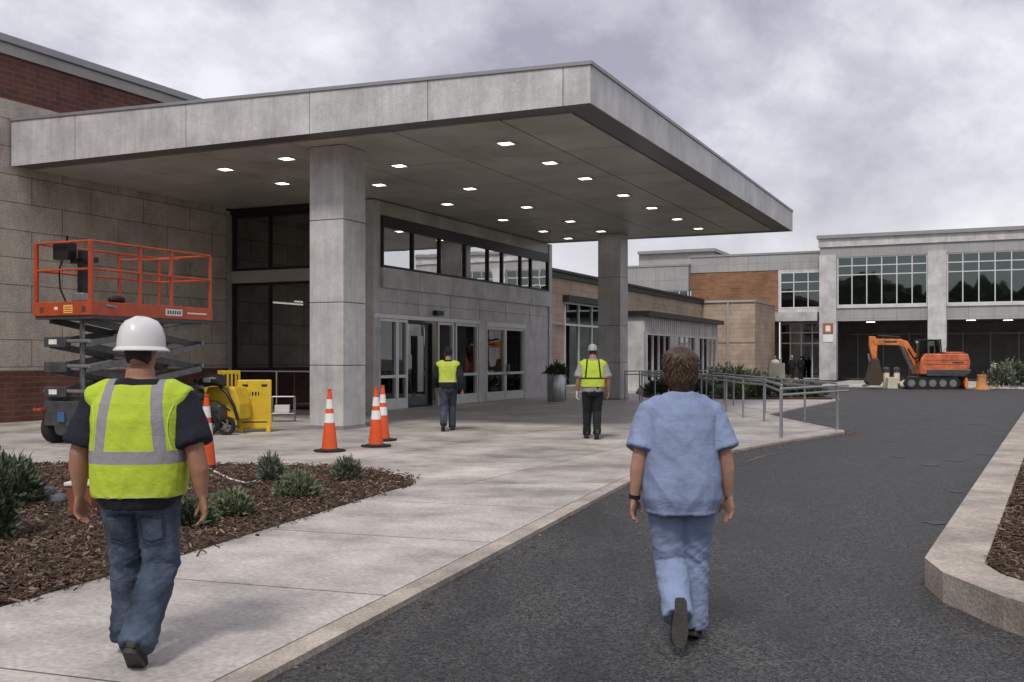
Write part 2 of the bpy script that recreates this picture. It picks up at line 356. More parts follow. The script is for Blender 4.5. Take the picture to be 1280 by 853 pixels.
# ------------------------------------------------------------------ ground
ZR = -0.04                                                        # road level; the plaza is z = 0
g = MB(); g.add([(-2500, -2500, -.14), (2500, -2500, -.14), (2500, 2500, -.14), (-2500, 2500, -.14)], [(0, 1, 2, 3)]); struct('ground', g, 'ground')
g = MB(); g.add([(-30, -30, ZR), (70, -30, ZR), (70, 95, ZR), (-30, 95, ZR)], [(0, 1, 2, 3)]); struct('road', g, 'asphalt')
# plaza and walkway: one slab with a real edge to the road
edge = [(-2.55, 1.3), (-1.06, 5.72), (1.41, 13.08), (2.1, 14.9), (3.0, 16.6), (3.88, 18.0), (5.2, 19.9), (6.6, 21.6), (7.15, 22.35), (7.3, 22.9), (7.25, 24), (7.2, 27), (7.24, 29.3),
        (9.4, 33.6), (12.2, 38.9), (12.6, 39.9), (12.4, 41.2), (12.2, 44), (13, 50), (15.3, 56.3), (16.2, 58.6)]
bedL = [(-9.5, 5.0), (-3.25, 6.6), (-2.64, 8.38), (-1.45, 12.4), (-1.24, 12.95), (-1.3, 13.45), (-1.6, 14.1), (-2.1, 14.75), (-2.8, 15.15), (-3.6, 15.35), (-4.63, 15.4), (-6.94, 15.5), (-12, 15.3), (-16, 13.5)]
def offset_poly(pl, d):
    r = []
    for i in range(len(pl)):
        a = Vector(pl[max(i - 1, 0)]); b = Vector(pl[min(i + 1, len(pl) - 1)]); t = (b - a).normalized(); r.append((pl[i][0] - t.y * d, pl[i][1] + t.x * d))
    return r
KW = .17
inner = offset_poly(edge, KW); inner2 = offset_poly(edge, KW + .012)
def strip(mb, p, q, z0, z1):
    for i in range(len(p) - 1):
        mb.hexa([(*p[i], z0), (*p[i + 1], z0), (*q[i + 1], z0), (*q[i], z0), (*p[i], z1), (*p[i + 1], z1), (*q[i + 1], z1), (*q[i], z1)])
k = MB(); strip(k, edge, inner, -.12, .0); struct('kerb', k, 'kerbstone')
Ri = Matrix.Rotation(-ROT, 3, 'Z')
def toB(p): q = Ri @ Vector((p[0], p[1], 0)); return (q.x, q.y)
WR = -math.atan2(2.47, 7.36)
def toW(p): q = Matrix.Rotation(-WR, 3, 'Z') @ Vector((p[0], p[1], 0)); return (q.x, q.y)
# walkway (near) and plaza (beyond), split by a joint across the bed's tip
cut_r = inner2[2]
walk = [inner2[0], inner2[1], cut_r, (-1.24, 12.95), *[bedL[i] for i in (3, 2, 1, 0)], (-9.5, 1.3)]
g = MB(); g.prism([toW(p) for p in walk], -.13, 0); struct('walkway', g, 'walk', WR)
plz = [cut_r, *inner2[3:], (15, 62), (4, 80), (-45, 80), (-45, 13.5), *reversed(bedL[5:14]), (-1.24, 12.97)]
g = MB(); g.prism([toB(p) for p in plz], -.131, -.001); struct('plaza', g, 'concrete', ROT)
# left planting bed
g = MB(); g.prism([(-9.5, 5.0), *bedL[1:], (-16, 5)], -.12, .012); struct('planting_bed', g, 'soil')
# far apron and kerb in front of the right wing
g = MB(); g.box(-9.2, 45, 61.3, 77.8, -.12, .02); struct('apron', g, 'concrete', ROT)
g = MB(); g.box(-9.2, 45, 61.0, 61.29, -.12, .05); struct('far_kerb', g, 'pale_kerb', ROT)
g = MB(); g.box(1.5, 45, 61.31, 66.5, .015, .045); struct('grass_verge', g, 'ground', ROT)
# right island: thick concrete kerb round a mulch bed
ko = [(26.0, 51.2), (13.8, 28), (8.2, 17.4), (2.94, 7.41), (2.86, 6.9), (2.93, 6.2), (3.12, 5.6), (3.6, 4.9), (4.5, 4.3), (7, 3.6), (14, 2.5)]
ki = offset_poly(ko, .40); ki[3] = (3.27, 7.2); ki[4] = (3.22, 6.85)
k = MB(); n = len(ko)
for i in range(n - 1):
    k.hexa([(*ko[i], -.13), (*ko[i + 1], -.13), (*ki[i + 1], -.13), (*ki[i], -.13), (*ko[i], .16), (*ko[i + 1], .16), (*ki[i + 1], .16), (*ki[i], .16)])
struct('island_kerb', k, 'kerbstone')
g = MB(); g.prism([*reversed(ki), (60, 51), (60, 2.5)][::-1], -.12, .12); struct('island_bed', g, 'soil')
# grass beyond the island so that nothing ends in bare ground
# thin wear patches and sealed cracks on the asphalt
g = MB()
for (x, y, l, a) in [(3.1, 15.2, 2.6, .5), (4.2, 17.2, 3.2, .55), (5.2, 20.3, 2.5, .5), (1.8, 12.1, 1.8, .33)]:
    pts = []
    for i in range(13):
        t = i / 12; pts.append((x + math.sin(a) * l * (t - .5) + .05 * math.sin(9 * t), y + math.cos(a) * l * (t - .5), .06 * math.sin(math.pi * t) * (1 + .4 * math.sin(23 * t + x))))
    for i in range(12):
        p, q = pts[i], pts[i + 1]; g.add([(p[0] - p[2], p[1], ZR + .004), (p[0] + p[2], p[1], ZR + .004), (q[0] + q[2] + .002, q[1], ZR + .004), (q[0] - q[2] - .002, q[1], ZR + .004)], [(0, 1, 2, 3)])
struct('road_wear', g, 'asphalt_stain')
g = MB(); rd = random.Random(12)
for i in range(26):
    y = rd.uniform(6.5, 34); x = .33 * y - 1.2 + rd.uniform(.8, 4.6); r_ = rd.uniform(.03, .16); k0 = len(g.v)
    if y > 17: x += 1.0
    ph = rd.uniform(0, 6); n_ = 14; g.add([(x + r_ * (1 + .35 * math.sin(3 * q + ph)) * math.cos(q), y + 1.2 * r_ * (1 + .3 * math.sin(2 * q + ph)) * math.sin(q), ZR + .006) for q in [6.2832 * k_ / n_ for k_ in range(n_)]], [tuple(range(n_))])
struct('oil_stain', g, 'oil')

# woods across the street behind the viewer (seen as dark reflections in the far windows)
g = MB(); rw = random.Random(9)
for i in range(70):
    x = -190 + i * 5.2 + rw.uniform(-2, 2); s = rw.uniform(7.5, 11.5); k0 = len(g.v); g.ball((x, -75 + rw.uniform(-6, 6), s * .8), (s * .8, s * .7, s), 14, 10)
    for j in range(k0, len(g.v)): q = g.v[j]; c = Vector((x, -75, s * .8)); g.v[j] = c + (q - c) * (1 + .35 * noise.noise(q * .35))
struct('far_woods', g, 'ground', kind='stuff')

# ------------------------------------------------------------------ left stone building
T = Thing('stone_building', 'tall tan stone building with dark brick base and brick band under grey parapet', 'building', (-22, 14, 0), ROT)
SV = -22.0
T.part('wall', MB().box(-42, SV, -6, 26.1, 1.27, 7.95), 'stone')
T.part('brick_base', MB().box(-42.02, SV + .04, -6.02, 26.14, -.1, 1.265), 'red_brick')
T.part('brick_band', MB().box(-41.98, SV - .03, -5.98, 26.07, 7.951, 9.05), 'red_brick')
T.part('parapet', MB().box(-42, SV + .03, -6, 26.1, 9.051, 9.32), 'panel_warm')
T.part('parapet_cap', MB().box(-42.05, SV + .1, -6.05, 26.16, 9.321, 9.52), 'cap', bevel=.02)
T.part('corner_panel', MB().box(SV - .6, SV + .05, 26.141, 26.5, .0, 6.25), 'panel_warm')

# ------------------------------------------------------------------ entrance lobby
DV = -16.6; DU = 26.2; DE = 39.5
T = Thing('entrance_lobby', 'grey panelled hospital entrance lobby with glass doors and ribbon window under the canopy', 'building', (DV, DU, 0), ROT)
# glazed end wall facing the road (plane y = DU)
gv0, gv1 = SV + .06, DV - .42
for (z0, z1) in ((0.0, 3.95), (4.33, 6.1)):
    window(T, 'v', DU + .12, gv0, gv1, z0, z1, [gv0 + 1.45, gv0 + 3.3], [1.22] if z0 < 1 else [], .07, 'bronze', 'glass_dark', border=.09)
T.part('spandrel', MB().box(gv0, gv1, DU + .02, DU + .32, 3.951, 4.329), 'panel_warm')
T.part('head_panel', MB().box(gv0, gv1, DU + .02, DU + .3, 6.101, 6.28), 'bronze')
T.part('corner_pier', MB().box(DV - .419, DV - .001, DU, DU + .4, 0, 6.28), 'panel')
# door wall (plane x = DV)
U = lambda px: u_at(px, DV)
d_open = (U(467.5), U(598.5), -.2, 2.93); d_pair = (U(608.5), U(657), -.2, 2.90)
wn = (U(462.5), U(683), 4.33, 5.55)
wall = wall_cells(MB(), 'u', DV - .3, DV, DU + .401, DE, 0, 3.7, [d_open, d_pair])
T.part('wall', wall, 'panel', bevel=.004)
up = wall_cells(MB(), 'u', DV - .3, DV + .09, DU + .4, DE, 3.7005, 4.30, [])
T.part('upper_panel', up, 'panel')
jm = MB()
for i in range(1, 6): jm.box(DV + .088, DV + .092, DU + .4 + i * 2.2, DU + .415 + i * 2.2, 3.71, 4.29)
jm.box(DV - .02, DV + .003, DU + .4, DE - .01, 3.28, 3.292)
for i in (1, 2, 3, 4, 5): jm.box(DV - .02, DV + .003, DU + .4 + i * 2.2, DU + .412 + i * 2.2, 2.96, 3.69)
T.part('panel_joint', jm, 'dark_joint')
cuts = [U(p) for p in (477, 515, 549, 580.5, 609, 627, 650, 663)]
window(T, 'u', DV + .04, DU + .4, DE - .02, 4.302, 5.60, cuts, [], .10, 'bronze', 'glass_band', border=.08)
T.part('window_head', MB().box(DV - .3, DV + .07, DU + .4, DE, 5.601, 5.86), 'bronze')
T.part('bulkhead', MB().box(DV - .3, DV + .02, DU + .4, DE, 5.861, 6.28), 'soffit')
T.part('end_wall', MB().box(DV - 11, DV - .301, DE - .3, DE, 0, 6.6).box(DV - .3, DV + .06, DE + .001, DE + .3, 0, 6.28), 'panel')
T.part('roof', MB().box(SV - .5, DV - .02, DU + .33, DE, 6.62, 6.9).box(SV - 6, SV - .5, DU + .33, DE, 6.62, 6.9), 'cap')
# inside
ins = MB(); ins.box(SV - 5.9, SV - 5.7, DU + .5, DE - .4, .02, 6.6); ins.box(SV - 5.7, DV - .32, DU + .5, DE - .31, 3.45, 3.6)
T.part('interior_wall', ins, 'interior')
T.part('interior_floor', MB().box(SV - 5.9, DV - .31, DU + .36, DE - .31, .0, .015), 'interior')
for (v, u, a) in ((DV - 3.2, U(500), .25), (DV - 3.4, U(560), .25), (DV - 3.3, U(640), .3), (SV + 2, DU + 3, .3)):
    T.part('interior_column', MB().box(v - a, v + a, u - a, u + a, .015, 3.45), 'interior')
T.part('interior_panel', MB().box(DV - 1.7, DV - 1.6, U(478), U(486), .3, 1.3), 'interior_yellow')
st = MB(); st.box(DV - 2.5, DV - 1.4, U(612), U(640), .02, .9); st.box(DV - 2.7, DV - 2.2, U(570), U(590), .02, 1.1); T.part('counter', st, 'interior')
tb = MB()
for k_ in range(3): tb.box(DV - 3 - k_, DV - 2.9 - k_, U(500), U(650), 3.40, 3.445)
T.part('interior_lamp', tb, 'light_lit')
vf = MB()
for q in (470, 500, 520, 545, 570, 596): vf.box(DV - 2.25, DV - 2.18, U(q) - .04, U(q) + .04, .02, 2.6)
vf.box(DV - 2.25, DV - 2.18, U(470), U(596), 2.6, 2.72); T.part('inner_frame', vf, 'alu')
# automatic doors: leaves with frames
def leaf(u0, u1, z1, dv=0.0, rail=True, name='door'):
    o = window(T, 'u', DV - .06 + dv, u0, u1, 0.02, z1, [], [1.02] if rail else [], .09, 'alu', 'glass_clear', dep=.06, name=name, fout=.03, border=.085)
    kb = MB().box(DV - .11 + dv, DV - .04 + dv, u0 + .085, u1 - .085, .105, .34); T.part('kick_plate', kb, 'alu', o)
    return o
leaf(d_open[0], U(498), 2.78); leaf(U(498.5), U(511.5), 2.78, -.02)
leaf(U(549.5), U(569), 2.78, -.02); leaf(U(571), d_open[1], 2.78)
sl = window(T, 'u', DV - .26, U(513), U(548.5), .02, 2.74, [], [], .07, 'black_metal', 'glass_dark', dep=.05, name='sliding_door', border=.06)
T.part('notice', MB().box(DV - .245, DV - .243, U(516), U(523), 1.25, 1.7), 'light_frame', sl)
T.part('push_bar', MB().box(DV - .2, DV - .17, U(528), U(535), .5, 2.3), 'steel', sl)
T.part('door_header', MB().box(DV - .2, DV + .02, d_open[0] + .002, d_open[1] - .002, 2.79, 2.92), 'alu')
dm = U(633)
for (a, b) in ((d_pair[0] + .05, dm - .01), (dm + .01, d_pair[1] - .05)):
    o = leaf(a, b, 2.72); hx = b - .12 if a < dm - .5 else a + .12
    T.part('handle', MB().bar((DV + .05, hx, .95), (DV + .05, hx, 1.35), .03, .03).bar((DV - .03, hx, 1.0), (DV + .05, hx, 1.0), .02, .02).bar((DV - .03, hx, 1.3), (DV + .05, hx, 1.3), .02, .02), 'steel', o)
fr = MB(); fr.box(DV - .12, DV + .015, d_pair[0] + .001, d_pair[0] + .049, 0, 2.899).box(DV - .12, DV + .015, d_pair[1] - .049, d_pair[1] - .001, 0, 2.899).box(DV - .12, DV + .014, d_pair[0] + .05, d_pair[1] - .05, 2.73, 2.899)
T.part('door_frame', fr, 'alu')
T.part('door_sensor', MB().box(DV + .001, DV + .16, U(541), U(550), 2.98, 3.14), 'black_metal', bevel=.02)
T.part('threshold', MB().box(DV - .28, DV + .1, d_open[0], d_open[1], .0, .014), 'steel')

# ------------------------------------------------------------------ canopy
cx0, cx1, cy0, cy1 = -21.95, -6.75, 18.1, 39.6; ZS = 6.31
T = Thing('entrance_canopy', 'broad flat grey metal entrance canopy with downlights carried on two square panelled columns', 'canopy', (-13.45, 19.75, 0), ROT)
def ztop(x): return 7.02 + (cx1 - x) / (cx1 - cx0) * .40
# front fascia panels (plane y = cy0), seams measured on the photograph
seams = [cx0, -19.8, -16.4, -13.05, -10.2, -7.3, cx1]
f = MB(); g_ = .008
for a, b in zip(seams[:-1], seams[1:]):
    f.hexa([(a + g_, cy0, ZS), (b - g_, cy0, ZS), (b - g_, cy0 + .05, ZS), (a + g_, cy0 + .05, ZS), (a + g_, cy0, ztop(a)), (b - g_, cy0, ztop(b)), (b - g_, cy0 + .05, ztop(b)), (a + g_, cy0 + .05, ztop(a))])
T.part('front_fascia', f, 'panel')
f = MB(); ys = [cy0 + .052] + [cy0 + 1.2 + 3.05 * i for i in range(7)] + [cy1]
for a, b in zip(ys[:-1], ys[1:]): f.box(cx1 - .05, cx1, a + g_, b - g_, ZS, ztop(cx1))
T.part('side_fascia', f, 'panel')
f = MB(); f.box(cx0, cx1 - .051, cy1 - .05, cy1, ZS, 7.02); T.part('rear_fascia', f, 'panel')
core = MB(); core.hexa([(cx0 + .02, cy0 + .053, ZS + .04), (cx1 - .053, cy0 + .053, ZS + .04), (cx1 - .053, cy1 - .053, ZS + .04), (cx0 + .02, cy1 - .053, ZS + .04),
                        (cx0 + .02, cy0 + .053, ztop(cx0) - .05), (cx1 - .053, cy0 + .053, ztop(cx1) - .05), (cx1 - .053, cy1 - .053, ztop(cx1) - .05), (cx0 + .02, cy1 - .053, ztop(cx0) - .05)])
T.part('roof', core, 'dark_joint')
cp = MB(); e_ = .03
cp.hexa([(cx0, cy0 - e_, ztop(cx0) + .002), (cx1 + e_, cy0 - e_, ztop(cx1) + .002), (cx1 + e_, cy0 + .2, ztop(cx1) + .002), (cx0, cy0 + .2, ztop(cx0) + .002),
         (cx0, cy0 - e_, ztop(cx0) + .07), (cx1 + e_, cy0 - e_, ztop(cx1) + .07), (cx1 + e_, cy0 + .2, ztop(cx1) + .07), (cx0, cy0 + .2, ztop(cx0) + .07)])
cp.box(cx1 - .2, cx1 + e_, cy0 + .201, cy1, ztop(cx1) + .002, ztop(cx1) + .07)
T.part('roof_cap', cp, 'cap')
# dark sloping border, then the flat panelled soffit
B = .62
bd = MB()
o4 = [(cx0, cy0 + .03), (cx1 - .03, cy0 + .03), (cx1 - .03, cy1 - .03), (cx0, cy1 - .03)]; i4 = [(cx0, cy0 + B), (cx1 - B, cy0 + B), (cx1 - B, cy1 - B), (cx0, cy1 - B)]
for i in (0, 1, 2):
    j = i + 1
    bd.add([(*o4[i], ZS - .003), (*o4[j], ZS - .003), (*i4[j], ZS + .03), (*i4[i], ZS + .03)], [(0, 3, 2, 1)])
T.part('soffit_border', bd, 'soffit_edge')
sf = MB(); g_ = .034
xs = [cx0, -19.3, -16.65, -14.05, -11.4, -8.9, cx1 - B]; yy = [cy0 + B + 3.42 * i for i in range(7)]; yy[-1] = cy1 - B
for a, b in zip(xs[:-1], xs[1:]):
    for c, d in zip(yy[:-1], yy[1:]): sf.box(a + g_ / 2, b - g_ / 2, c + g_ / 2, d - g_ / 2, ZS + .005, ZS + .035)
T.part('soffit', sf, 'soffit')
def column(x1, y0, s=.9):
    x0, y1 = x1 - s, y0 + s; q = MB(); zc = [.06, 1.42, 2.82, 4.66, ZS + .002]
    for a, b in zip(zc[:-1], zc[1:]): q.box(x0, x1, y0, y1, a + .007, b - .007)
    o = T.part('column', q, 'panel', bevel=.012)
    T.part('column_core', MB().box(x0 + .02, x1 - .02, y0 + .02, y1 - .02, 0, ZS), 'dark_joint', o)
    T.part('base_trim', MB().box(x0 - .02, x1 + .02, y0 - .02, y1 + .02, 0, .066), 'cap', o)
column(-13.0, 19.28); column(-12.75, 37.4)
# ------------------------------------------------------------------ downlights (each a fixture of its own)
def downlight(v, u, label, grp):
    T = Thing('ceiling_light', label, 'light', (v, u, ZS - .02), ROT, grp)
    a = .15; f = MB(); z0, z1 = ZS - .022, ZS + .004
    f.box(v - a - .07, v + a + .07, u - a - .07, u - a, z0, z1).box(v - a - .07, v + a + .07, u + a, u + a + .07, z0, z1).box(v - a - .07, v - a, u - a, u + a, z0, z1).box(v + a, v + a + .07, u - a, u + a, z0, z1)
    T.part('frame', f, 'light_frame'); T.part('diffuser', MB().box(v - a, v + a, u - a, u + a, ZS - .012, ZS + .003), 'light_lit'); return T.e
rows = [('outer', -9.7, [20.7, 23.2, 25.6, 28.7, 31.5, 34.4, 37.2]), ('middle', -13.2, [22.0, 25.8, 29.7, 33.4, 36.5]), ('inner', -15.15, [20.1, 24.2, 28.1, 32.1, 35.6, 38.1]), ('left', -17.4, [20.6, 22.9])]
ordn = ['nearest', 'second', 'third', 'fourth', 'fifth', 'sixth', 'seventh']
desc = {'outer': 'lit square downlight in the row along the open road edge of the canopy', 'middle': 'lit square downlight in the row on the line of the two columns',
        'inner': 'lit square downlight in the row above the entrance doors', 'left': 'lit square downlight left of the near column in front of the glazed wall'}
for rn, v, us in rows:
    for i, u in enumerate(us):
        w_ = ordn[i] if i < len(us) - 1 else 'farthest'
        downlight(v, u, f'{w_} {desc[rn]}', 'square downlights in the canopy soffit')

# ------------------------------------------------------------------ long tan wing beyond the entrance
WV = -18.0
T = Thing('tan_wing', 'long tan masonry wing with dark cornice beyond the entrance, tall teal window beside the column', 'building', (WV, 48, 0), ROT)
w1 = (44.8, 50.4, .25, 4.2)
T.part('wall', wall_cells(MB(), 'u', WV - .3, WV, 40.2, 70, -.1, 5.25, [w1]).box(WV - 6, WV - .31, 40.2, 70, -.1, 5.1), 'tan_brick')
T.part('front_wall', MB().box(-21, -14.4, 70.001, 77, -.1, 5.35), 'tan_brick')
T.part('cornice', MB().box(WV - .3, WV + .10, 40.2, 69.9, 5.251, 5.5).box(WV - .3, WV + .2, 40.2, 69.9, 5.501, 5.62), 'bronze')
T.part('coping', MB().box(-21, -14.33, 69.9, 77, 5.351, 5.5), 'panel_warm')
T.part('string_course', MB().box(WV, WV + .05, 40.2, 44.7, 3.1, 3.22), 'panel_warm')
window(T, 'u', WV + .02, *w1, [46.6, 48.4], [3.15], .09, 'alu', 'glass_teal', border=.08)
T.part('window_hood', MB().box(WV, WV + .3, 44.6, 50.6, 4.201, 4.5), 'bronze')
T.part('interior_wall', MB().box(WV - .32, WV - .302, 44.7, 50.5, .1, 4.3), 'interior_dark')
T.part('plinth_joint', MB().box(-21, -14.38, 69.98, 70, 2.6, 2.64), 'dark_joint')
T.part('downpipe', MB().cyl((-16.2, 69.9, 0), (-16.2, 69.9, 5.3), .07), 'panel_warm')
# glazed bay in front of it
BV = -16.0
T = Thing('glazed_bay', 'low grey metal bay with a strip of dark windows before the tan wing', 'building', (BV, 58, 0), ROT)
b0, b1 = 50.6, 66.2
pw = (b1 - b0) / 3
op = [(b0 + .5 + i * pw, b0 + pw * (i + 1) - .35, .35, 2.85) for i in range(3)]
T.part('wall', wall_cells(MB(), 'u', BV - .3, BV, b0, b1, -.1, 3.72, op), 'panel', label='grey metal wall')
T.part('side_wall', MB().box(WV, BV - .301, b0, b0 + .3, -.1, 3.72), 'panel'); T.part('side_wall', MB().box(WV, BV - .301, b1 - .3, b1, -.1, 3.72), 'panel')
T.part('roof', MB().box(WV + .001, BV + .35, b0 - .2, b1 + .3, 3.721, 3.98), 'bronze')
rb = MB()
for i in range(40): rb.box(BV, BV + .03, b0 + .1 + i * .39, b0 + .14 + i * .39, 2.95, 3.71)
T.part('fascia_rib', rb, 'panel')
for o_ in op: window(T, 'u', BV, *o_, [o_[0] + (o_[1] - o_[0]) * q / 4 for q in (1, 2, 3)], [], .07, 'alu', 'glass_dark', border=.07)
T.part('interior_wall', MB().box(WV + .05, WV + .1, b0 + .4, b1 - .4, 0, 3.7), 'interior_dark')
bl = MB()
for i in range(9): bl.box(BV - .5, BV - .45, b0 + .8 + i * 1.6, b0 + 1.25 + i * 1.6, .3, 2.8)
T.part('curtain', bl, 'interior')

# ------------------------------------------------------------------ middle building: grey parapet over orange brick
MU = 80.0
T = Thing('brick_building', 'two storey building of orange brick under a grey panelled parapet behind the tan wing', 'building', (-17, MU, 0), ROT)
V = lambda px, u=MU: v_at(px, u)
vL, vB, vW, vR = V(770), V(863), V(973), V(1027)
T.part('brick_wall', MB().box(vB, vW, MU, MU + .3, 0, 8.25), 'orange_brick')
T.part('parapet', MB().box(vB, vR, MU - .05, MU + 8, 8.251, 9.45), 'panel_grid')
T.part('parapet_cap', MB().box(vB - .1, vR, MU - .12, MU + 8, 9.451, 9.6), 'cap')
T.part('left_block', MB().box(vL, vB - .001, MU - .6, MU + 8, 6.9, 8.8), 'panel_grid', label='paler grey block with a band of glazing')
T.part('left_cap', MB().box(vL, vB + .05, MU - .66, MU + 8, 8.801, 8.95), 'cap')
window(T, 'v', MU - .5, vL, vB - .02, 5.3, 6.899, [vL + i * .9 for i in range(1, 8)], [], .08, 'alu', 'glass_teal')
T.part('lower_wall', MB().box(vL, vB - .001, MU - .55, MU - .2, 0, 5.299), 'tan_brick')
T.part('penthouse', MB().box(vL, V(890, 86), 86, 92, 9, 10.5), 'panel_warm'); T.part('penthouse_roof', MB().box(vL, V(895, 86), 85.6, 92.2, 10.501, 10.75), 'cap')
T.part('wall', wall_cells(MB(), 'v', MU - .04, MU + .3, vW + .001, vR, 0, 8.25, [(vW + .15, vR - .02, 5.35, 8.05), (V(962), vR - .02, -.1, 4.3)]), 'panel')
window(T, 'v', MU - .04, vW + .15, vR - .02, 5.35, 8.05, [vW + 1.15, vW + 2.2], [7.3, 6.6], .07, 'alu', 'glass_teal')
window(T, 'v', MU - .02, vW + .15, vR - .02, .02, 4.25, [vW + .9, vW + 1.7, vW + 2.5], [2.7, 3.5], .09, 'alu', 'glass_dark', name='entrance_glazing')
T.part('interior_wall', MB().box(vW, vR, MU + .9, MU + 1, 0, 8.2), 'interior_dark')
T.part('side_door', MB().box(V(948), V(958), MU - .5, MU - .1, 0, 2.9), 'bronze')
T.part('porch_roof', MB().box(V(945), vR, MU - 2.2, MU - .06, 4.3, 4.95), 'panel')
T.part('porch_fascia', MB().box(V(945), V(962), MU - 2.0, MU - .3, 3.1, 3.5), 'panel')
mat('sign_blue', (.03, .11, .2), .5, 0, .1, 5); mat('sign_white', (.75, .75, .73), .5, 0, .08, 5); mat('sign_brown', (.35, .13, .05), .5, 0, .1, 5)
t = Thing('wall_sign', 'small blue and white sign over the side door by the tan wall', 'sign', (V(966), MU - 2.25, 3.6), ROT)
t.part('blue_panel', MB().box(V(967), V(975), MU - 2.26, MU - 2.2, 3.45, 4.05), 'sign_blue'); t.part('white_panel', MB().box(V(961), V(966.5), MU - 2.26, MU - 2.2, 3.45, 4.15), 'sign_white')

# ------------------------------------------------------------------ right wing
RU = 77.8
T = Thing('right_wing', 'two storey grey panelled wing with big teal windows above open drive-through bays', 'building', (-3, RU, 0), ROT)
V = lambda px: v_at(px, RU)
p = [V(1025), V(1046), V(1160), V(1183)]; bay = p[2] - p[1]; pil = p[3] - p[2]
pils = [(p[0], p[1]), (p[2], p[3]), (p[3] + bay, p[3] + bay + pil), (p[3] + 2 * bay + pil, p[3] + 2 * bay + 2 * pil)]
end = pils[-1][1]
ops = []
for (a, b) in zip(pils[:-1], pils[1:]): ops += [(a[1] + .03, b[0] - .03, 5.35, 8.85), (a[1] + .03, b[0] - .03, -.2, 4.25)]
T.part('wall', wall_cells(MB(), 'v', RU, RU + .35, p[0], end, 0, 9.6, ops), 'panel_grid')
T.part('upper_parapet', MB().box(p[0] - .1, end, RU - .12, RU + 12, 9.601, 10.2), 'panel'); T.part('parapet_cap', MB().box(p[0] - .2, end, RU - .3, RU + 12, 10.201, 10.45), 'cap')
T.part('side_wall', MB().box(p[0], p[0] + .3, RU + .36, RU + 12, 0, 9.6), 'panel_grid')
for a, b in pils: T.part('pilaster', MB().box(a, b, RU - .35, RU - .001, 0, 9.0), 'panel')
for i in range(0, len(ops), 2):
    a, b, z0, z1 = ops[i]; n_ = 6
    window(T, 'v', RU + .08, a, b, z0, z1, [a + (b - a) * q / n_ for q in range(1, n_)], [8.2, 7.55], .07, 'alu', 'glass_teal', border=.08)
    T.part('sill', MB().box(a, b, RU - .1, RU + .05, z0 - .18, z0 - .002), 'pale_kerb')
T.part('floor_slab', MB().box(p[0] + .31, end, RU + .36, RU + 12, 4.3, 4.6), 'interior_dark')
T.part('upper_room', MB().box(p[0] + .31, end, RU + 3, RU + 3.2, 4.61, 9.5), 'interior_dark')
bw = MB().box(p[0] + .31, end, RU + 8, RU + 8.2, 0, 4.29); T.part('bay_back_wall', bw, 'interior_dark')
bd_ = MB()
for q in range(10): bd_.box(p[1] + .5 + q * 1.9, p[1] + .6 + q * 1.9, RU + 7.9, RU + 7.99, 0, 3.6)
bd_.box(p[1], end, RU + 7.9, RU + 7.985, 3.4, 3.5); T.part('bay_back_frame', bd_, 'panel_warm')
for (v, u) in ((p[1] + 1.6, RU + 4), (p[3] + 1.2, RU + 3), (p[3] + 3.6, RU + 4)): T.part('bay_lamp', MB().box(v, v + .6, u, u + .25, 4.27, 4.295), 'light_lit')
t = Thing('pillar_sign', 'square brown and white sign high on the corner pilaster of the grey wing', 'sign', (p[0] + .7, RU - .36, 3), ROT)
t.part('panel', MB().box(p[0] + .25, p[0] + .98, RU - .39, RU - .352, 3.35, 4.1), 'sign_brown'); t.part('emblem', MB().box(p[0] + .45, p[0] + .78, RU - .398, RU - .3905, 3.5, 3.92), 'sign_white')
t.part('lower_plate', MB().box(p[0] + .28, p[0] + .95, RU - .39, RU - .352, 2.75, 3.25), 'sign_white')
# ------------------------------------------------------------------ movable things
mat('lift_orange', (.40, .062, .018), .42, 0, .22, 3, .04, 40, coat=.2, fine=.08); mat('lift_dark', (.075, .077, .08), .4, .3, .35, 6); mat('lift_arm', (.14, .145, .15), .38, .3, .35, 6); mat('rubber', (.018, .018, .018), .85, 0, .3, 8, .3, 60)
mat('grey_metal', (.3, .3, .31), .38, .7, .2, 6); mat('label_white', (.7, .7, .68), .5, 0, .1, 8); mat('label_yellow', (.75, .45, .10), .5, 0, .2, 20)
mat('cone_orange', (.66, .085, .018), .48, 0, .14, 5, fine=.06, bs=30); mat('cone_white', (.72, .71, .69), .4, 0, .12, 9); mat('barrier_yellow', (.62, .42, .03), .45, 0, .16, 4, fine=.06, bs=30)
mat('leaf_dark', (.055, .078, .042), .6, 0, .45, 6); mat('leaf_sage', (.16, .185, .105), .65, 0, .35, 9); mat('leaf_grey', (.12, .14, .095), .65, 0, .4, 9); mat('stem', (.06, .045, .03), .8, 0, .3, 8)
mat('terracotta', (.25, .085, .05), .7, 0, .2, 5); mat('rock', (.10, .11, .13), .8, 0, .35, 6, .5, 30); mat('hose', (.62, .6, .58), .5, 0, .1, 5)
mat('excavator_orange', (.70, .20, .045), .5, 0, .3, 2.4, tint=(.48, .17, .06), fine=.15, bs=9); mat('excavator_red', (.58, .14, .055), .5, 0, .3, 2.4, tint=(.40, .12, .055), fine=.15, bs=9); glassmat('cab_glass', (.42, .46, .46), .12)
mat('cream', (.55, .50, .40), .7, 0, .2, 3); mat('dull_yellow', (.55, .42, .12), .6, 0, .2, 3); mat('blue_tank', (.04, .12, .25), .5, 0, .1, 3)

